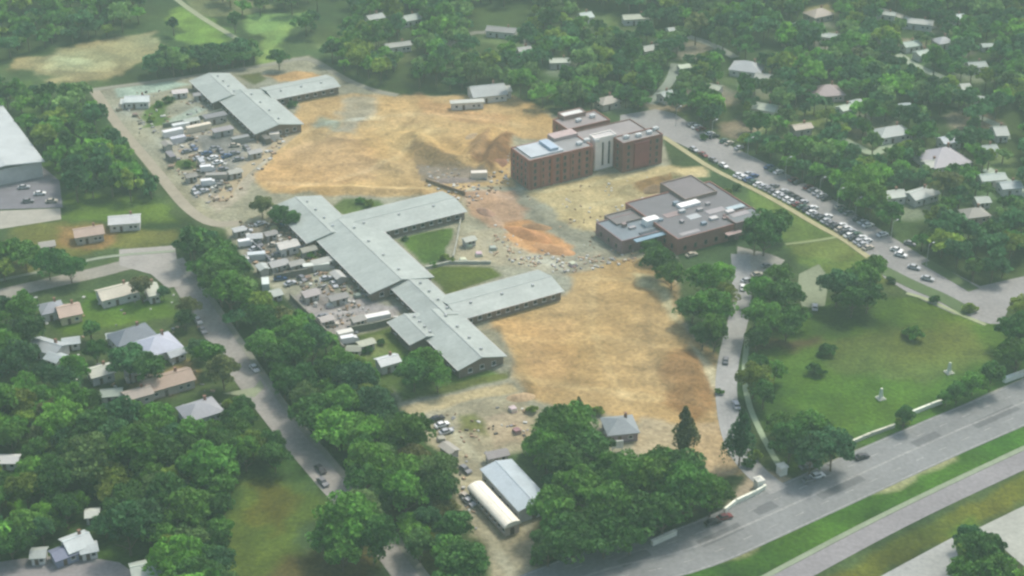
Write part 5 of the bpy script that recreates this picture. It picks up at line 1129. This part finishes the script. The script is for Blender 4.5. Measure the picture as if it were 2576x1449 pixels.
# trees the photograph shows one by one
HAND = [(658, 515, 4.2, 'round', 'brownish'), (700, 535, 4.5, 'wide', 'dark green'), (735, 548, 3.6, 'round', 'dark green'),
 (1722, 1082, 5.2, 'cone', 'brownish'), (1866, 1090, 5.4, 'cone', 'deep blue green'), (1455, 1020, 2.2, 'cone', 'brownish'),
 (1990, 1105, 6.2, 'round', 'dark green'), (2045, 1070, 6.0, 'round', 'mid green'), (2095, 1120, 6.6, 'round', 'deep blue green'), (2040, 1140, 6, 'round', 'deep blue green'), (1965, 1065, 4.5, 'round', 'mid green'),
 (1922, 985, 4.2, 'oval', 'dark green'), (1905, 920, 4.0, 'oval', 'dark green'), (1950, 930, 3.6, 'round', 'mid green'),
 (1925, 800, 6.8, 'round', 'mid green'), (1975, 740, 6.6, 'round', 'dark green'), (1930, 730, 6, 'wide', 'mid green'), (1980, 810, 5.5, 'round', 'dark green'), (1905, 850, 4.5, 'round', 'dark green'), (1960, 690, 4.5, 'round', 'mid green'),
 (1770, 700, 6, 'round', 'mid green'), (1790, 770, 7, 'round', 'mid green'), (1745, 770, 5.5, 'wide', 'dark green'), (1800, 830, 5.5, 'oval', 'mid green'), (1815, 690, 5, 'round', 'bright green'), (1770, 840, 4.5, 'round', 'dark green'), (1825, 740, 4.4, 'round', 'olive green'),
 (1655, 655, 5.6, 'round', 'dark green'), (1690, 690, 5, 'round', 'mid green'), (1640, 625, 4, 'round', 'dark green'),
 (1925, 575, 8, 'round', 'dark green'), (1900, 600, 5, 'round', 'dark green'), (1960, 560, 5, 'round', 'mid green'),
 (2110, 715, 6.5, 'round', 'deep blue green'), (2170, 700, 6.5, 'round', 'mid green'), (2185, 740, 5.5, 'round', 'dark green'), (2145, 750, 5.5, 'round', 'dark green'), (2200, 670, 4.4, 'round', 'mid green'),
 (2470, 1385, 6.2, 'round', 'dark green'), (2445, 1440, 5.5, 'wide', 'mid green'), (2505, 1440, 5.5, 'round', 'mid green'),
 (2555, 830, 6, 'round', 'dark green'), (2560, 890, 5.5, 'round', 'mid green'), (2575, 770, 4.6, 'round', 'olive green'),
 (2410, 985, 3.6, 'round', 'dark green'), (2450, 965, 4.2, 'round', 'mid green'), (2495, 940, 4.4, 'oval', 'dark green'), (2275, 1045, 3.4, 'oval', 'dark green'), (2380, 1000, 2.6, 'round', 'mid green'),
 (355, 722, 4.2, 'oval', 'brownish'), (410, 735, 2.4, 'round', 'deep blue green'), (475, 772, 4.0, 'round', 'brownish'), (462, 800, 3.4, 'round', 'dark green'),
 (320, 905, 6.5, 'round', 'deep blue green'), (370, 925, 5.5, 'round', 'dark green'), (560, 930, 5.5, 'round', 'brownish'), (525, 890, 5, 'round', 'mid green'),
 (120, 655, 6.5, 'wide', 'dark green'), (60, 640, 5.5, 'round', 'mid green'), (175, 670, 5.5, 'wide', 'dark green'), (50, 780, 6, 'round', 'mid green'), (70, 830, 6, 'round', 'dark green'), (50, 900, 6.5, 'round', 'deep blue green'),
 (1420, 1080, 7.6, 'round', 'mid green'), (1375, 1130, 6.6, 'round', 'mid green'), (1490, 1130, 7.0, 'round', 'dark green'), (1430, 1170, 7, 'round', 'dark green'), (1390, 1280, 7, 'round', 'mid green'), (1560, 1190, 7.6, 'round', 'mid green'), (1640, 1200, 7, 'round', 'bright green'), (1720, 1230, 8, 'round', 'mid green'), (1790, 1240, 6, 'round', 'mid green'), (1440, 1350, 7.5, 'wide', 'dark green'), (1520, 1270, 7.6, 'round', 'mid green'), (1600, 1290, 7, 'wide', 'dark green'), (1670, 1280, 6.5, 'round', 'dark green'), (1520, 1340, 6.4, 'round', 'dark green'), (1450, 1230, 7, 'round', 'mid green'), (1380, 1370, 5.4, 'round', 'dark green'), (1585, 1350, 4.6, 'round', 'dark green'),
 (880, 1310, 8.2, 'round', 'mid green'), (835, 1350, 5.5, 'wide', 'mid green'), (940, 1350, 6.5, 'round', 'dark green'), (860, 1380, 5.5, 'round', 'mid green'), (910, 1275, 5.5, 'round', 'grey green'),
 (520, 1170, 7.6, 'round', 'mid green'), (340, 1130, 7.8, 'round', 'mid green'), (220, 1150, 7.8, 'round', 'grey green'), (1160, 1420, 7, 'round', 'dark green'), (1130, 1385, 5, 'round', 'mid green'),
 (440, 1400, 6.5, 'wide', 'bright green'), (590, 50, 4.5, 'oval', 'dark green'), (700, 145, 4.5, 'round', 'dark green'), (1070, 905, 5, 'round', 'mid green'), (1040, 935, 5.5, 'round', 'dark green'), (1100, 945, 4.5, 'round', 'mid green'), (1640, 130, 1, 'round', 'dark green')]
for h in HAND[:-1]: add_tree(*h, force=True, hand=True)
ZONES = [  # outline, spacing factor, tries, tint weights, radius range
 ([(-100, -60), (440, -60), (450, 60), (400, 80), (200, 110), (100, 125), (-100, 120)], .60, 700, 'far'),
 ([(325, 202), (420, 130), (600, 112), (648, 88), (658, 158), (480, 190)], .42, 1600, 'blue'),
 ([(440, -60), (860, -60), (760, 30), (600, 20)], .85, 60, 'far'),
 ([(690, 150), (780, 40), (860, -60), (1750, -60), (1700, 60), (1640, 240), (1480, 265), (1400, 260), (1300, 195), (1170, 235), (1000, 230), (930, 200), (830, 150)], .56, 4200, 'far'),
 ([(1700, -60), (2700, -60), (2700, 690), (2480, 690), (2350, 630), (2200, 540), (2050, 450), (1870, 360), (1750, 295), (1690, 250), (1640, 230)], .56, 7500, 'far'),
 ([(-60, 190), (220, 230), (330, 350), (440, 520), (420, 560), (160, 480), (120, 400), (40, 270), (-60, 260)], .54, 900, 'mid'),
 ([(430, 560), (540, 580), (590, 610), (640, 695), (720, 760), (790, 820), (950, 960), (1010, 1030), (1060, 1080), (1140, 1180), (1150, 1300), (1200, 1500), (1110, 1500), (1020, 1330), (910, 1200), (690, 970), (640, 890), (540, 760), (490, 690), (440, 620)], .50, 3200, 'near'),
 ([(-60, 980), (450, 990), (560, 1070), (640, 985), (720, 1080), (770, 1190), (640, 1200), (570, 1300), (570, 1500), (380, 1500), (340, 1420), (-60, 1400)], .50, 2600, 'near'),
 ([(-60, 740), (250, 750), (430, 770), (560, 930), (600, 990), (480, 1010), (-60, 990)], .60, 800, 'near'),
 ([(150, 540), (430, 540), (440, 610), (200, 600)], .9, 60, 'mid'),
 ([(-60, 600), (250, 640), (-60, 700)], .6, 80, 'near'),
 ([(1340, 1050), (1420, 1030), (1520, 1080), (1540, 1160), (1700, 1175), (1830, 1210), (1790, 1310), (1690, 1330), (1400, 1410), (1360, 1300), (1340, 1200)], .55, 500, 'near'),
 ([(1880, 690), (1990, 680), (2020, 800), (1990, 880), (1890, 960)], .6, 120, 'near'),
 ([(2510, 760), (2700, 740), (2700, 900), (2540, 920)], .55, 80, 'near'),
 ([(2430, 1340), (2540, 1360), (2600, 1500), (2420, 1500)], .55, 60, 'near')]
WT = {'far': [16, 30, 22, 3, 8, 20, 1], 'blue': [20, 50, 10, 0, 2, 10, 0], 'mid': [22, 22, 34, 6, 6, 10, 0], 'near': [26, 14, 36, 8, 8, 7, 1]}
for poly, f, n, wt in ZONES:
    us = [p[0] for p in poly]; vs_ = [p[1] for p in poly]
    U = np.array([random.uniform(min(us), max(us)) for _ in range(n)]); V_ = np.array([random.uniform(min(vs_), max(vs_)) for _ in range(n)])
    ok = sdf(U, V_, poly) > 0
    for u, v, k_ in zip(U, V_, ok):
        if k_:
            n_ = float(vnoise(np.array([u]), np.array([v]), 90, 12)[0])
            tn = random.choices(list(TINT), WT[wt])[0]
            if wt == 'far' and n_ > .70: continue
            add_tree(float(u), float(v), random.uniform(2.8, 6.6) if wt != 'near' else random.uniform(3.4, 7.2), None, tn, f=f)
# a few bright trees of the right hand quarter
for u, v, r_ in ((2170, 450, 6.5), (2190, 490, 6), (2150, 480, 5)): add_tree(u, v, r_, 'round', 'bright green', force=True, hand=True)
print('TREES', len(TREES))
vis = [t for t in TREES if -20 < t['u'] < 2596 and -10 < t['v'] < 1480]
vis.sort(key=lambda t: (not t['hand'], t['y'] ** 1.0 - t['r']*25))
indiv = vis[:292]; ids = set(id(t) for t in indiv); rest = [t for t in TREES if id(t) not in ids]
for k, (ph, lu, lv) in enumerate([('the perimeter track', 330, 360), ('the lawn monuments', 2300, 960), ('the gate', 1940, 1210), ('the drive', 1840, 900), ('the dark wall of the pale yard', 800, 830), ('the bend of the street', 640, 960), ('the shaded lower street', 800, 1180), ('the olive meadow at the bottom', 680, 1330),
  ('the bottom end of the street', 1050, 1430), ('the middle of the open street', 550, 830), ('the road fork', 420, 660), ('the bright green patch at left', 55, 1240), ('the sandy yard', 1120, 1130), ('the left highway wall', 1670, 1350), ('the small pad', 2040, 730), ('the tip of the pale earth strip', 1010, 1030), ('the grey lot at bottom left', 180, 1430), ('the corner car yard', 620, 700)]): LAND.append((ph, lu, lv))
slots = {}
for t in indiv:
    ph, lu, lv = min(LAND, key=lambda l_: math.hypot(t['u']-l_[1], t['v']-l_[2])); t['ph'] = ph; t['d'] = math.hypot(t['u']-lu, t['v']-lv); t['s'] = side(t['u']-lu, t['v']-lv)
    slots.setdefault((ph, t['s']), []).append(t)
for k_, L_ in slots.items():
    L_.sort(key=lambda t: t['d'])
    for i, t in enumerate(L_):
        sh = {'round': 'round crowned', 'wide': 'broad', 'oval': 'tall oval', 'cone': 'pointed'}[t['shape']]
        w_ = 'nearest one' if i == 0 else ORD[i]+' nearest'
        t['label'] = f"{t['tint']} {sh} tree, {w_} {t['s']} {t['ph']}" if len(t['ph'].split()) < 9 else f"{t['tint']} tree, {w_} {t['s']} {t['ph']}"
def cut(l_):
    while len(l_.split()) > 16:
        for w_ in (' round crowned', ' broad', ' tall oval', ' nearest one', ' roofed', ' standing', ' rounded', ' of them'):
            if w_ in l_: l_ = l_.replace(w_, '', 1); break
        else: break
    return l_
for i, t in enumerate(indiv):
    t['label'] = cut(t['label']); p = (t['x'], t['y'], 0); r = empty('conifer' if t['shape'] == 'cone' else 'broadleaf_tree', p, random.uniform(0, 6.28), t['label'], 'tree', 'trees with leafy crowns around the site')
    br = random.uniform(.78, 1.25); tc_ = tuple(a_*q_ for a_, q_ in zip(LK, TINT[t['tint']])); j = [random.uniform(.92, 1.08) for _ in range(3)]
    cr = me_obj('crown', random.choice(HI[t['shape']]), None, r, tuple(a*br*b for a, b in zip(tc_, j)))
    cr.location = (0, 0, t['hc']); cr.scale = (t['r'], t['r']*random.uniform(.88, 1.08), t['r']*random.uniform(.9, 1.15))
    tk = me_obj('trunk', POLE if t['shape'] == 'cone' else random.choice(TRK), None, r); tk.scale = (t['hc']*1.0,)*3; tk.scale[2] = t['hc']*1.02
# the far and outlying woodland, past the first three hundred
Vs, Qs, Ts, Cs = [], [], [], []; off = 0
for t in rest:
    V, Q, Tr, sh = random.choice(LO[t['shape'] if t['shape'] in LO else 'round']); a = random.uniform(0, 6.28)
    c_, s_ = math.cos(a), math.sin(a); X = V*np.array([t['r'], t['r'], t['r']*random.uniform(.9, 1.15)])
    X = np.stack([X[:, 0]*c_-X[:, 1]*s_+t['x'], X[:, 0]*s_+X[:, 1]*c_+t['y'], X[:, 2]+t['hc']], 1)
    tcol = np.array(LK)*1.12*np.array(TINT[t['tint']])*random.uniform(.7, 1.5)
    Vs.append(X); Qs.append(Q+off); Ts.append(Tr+off); Cs.append(sh[:, None]*tcol[None]); off += len(V)
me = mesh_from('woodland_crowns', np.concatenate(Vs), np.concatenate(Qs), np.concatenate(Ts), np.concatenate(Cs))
o = me_obj('distant_woodland', me, None); tag(o, 'mass of mixed green tree crowns over the far neighbourhood', 'woodland', None, 'stuff')
mb = MB()
for t in rest: mb.tube((t['x'], t['y'], -.2), (t['x'], t['y'], t['hc']), .3, .18, 5)
o2 = mb.build('woodland_trunks', M['bark'], o, fix=False); o2['kind'] = 'stuff'

# ---- shrubs standing singly
BUSH = [(2052, 930, 3.2), (2300, 838, 3.6), (2080, 880, 3.2), (2352, 752, 2.2), (2440, 775, 2.6), (1120, 648, 2.0), (1138, 655, 1.6), (840, 540, 1.6), (930, 512, 2.4), (905, 505, 2.0), (1090, 665, 1.5),
 (1270, 760, .1), (400, 262, 2.2), (425, 250, 2.6), (380, 300, 1.8), (470, 415, 2.0), (1855, 470, 2.2), (1830, 482, 1.8), (1900, 1145, 2.4), (1880, 1165, 2.0), (1810, 985, 1.6), (2270, 1060, 2.0), (600, 1010, 2.2), (575, 1015, 2.0), (1500, 1035, 2.2), (1340, 1030, 2.0), (1020, 600, 1.4), (780, 640, 2.2), (815, 632, 2.0), (960, 860, 1.6), (925, 880, 2.0), (1350, 1410, 2), (2170, 690, 2), (2240, 705, 1.8), (1770, 345, 2), (1600, 265, 2.4), (560, 300, 1.8), (735, 262, 2.4), (715, 252, 2.0), (955, 545, 2.2)]
k = 0
BL = {}
for u, v, r_ in sorted(BUSH, key=lambda b: b[1]):
    if r_ < 1: continue
    p = P(u, v, r_*.5); tn = random.choice(['dark green', 'mid green', 'olive green', 'dark green']); ph, lu, lv = min(LAND, key=lambda l_: math.hypot(u-l_[1], v-l_[2])); s_ = side(u-lu, v-lv)
    n = BL.get((ph, s_), 0); BL[(ph, s_)] = n+1
    me_ = random.choice(HI['bush']); b = bpy.data.objects.new('shrub', me_); COL.objects.link(b); b.location = (p.x, p.y, r_*.45); b.scale = (r_, r_, r_); b.rotation_euler = (0, 0, random.uniform(0, 6)); b.color = (*[a_*q_ for a_, q_ in zip(LK, TINT[tn])], 1)
    tag(b, cut(f"{tn} rounded shrub standing {s_} {ph}" + ('' if n == 0 else f", {ORD[n]} of them downwards")), 'shrub', 'single shrubs on the lawns and verges')

# ------------------------------------------------------------------ HAZE
mb = MB(); mb.box(-2650, 2650, -1750, 3700, -1.0, CAM_H+2)
hz = bpy.data.materials.new('haze'); hz.use_nodes = True; nt = hz.node_tree
for n in list(nt.nodes):
    if n.type != 'OUTPUT_MATERIAL': nt.nodes.remove(n)
pv = nt.nodes.new('ShaderNodeVolumePrincipled'); pv.inputs['Color'].default_value = (.70, .92, .84, 1); pv.inputs['Density'].default_value = HAZE; pv.inputs['Anisotropy'].default_value = .2
nt.links.new(pv.outputs[0], nt.nodes['Material Output'].inputs['Volume'])
o = mb.build('haze', hz); o['kind'] = 'stuff'
print('OBJECTS', len(bpy.data.objects))
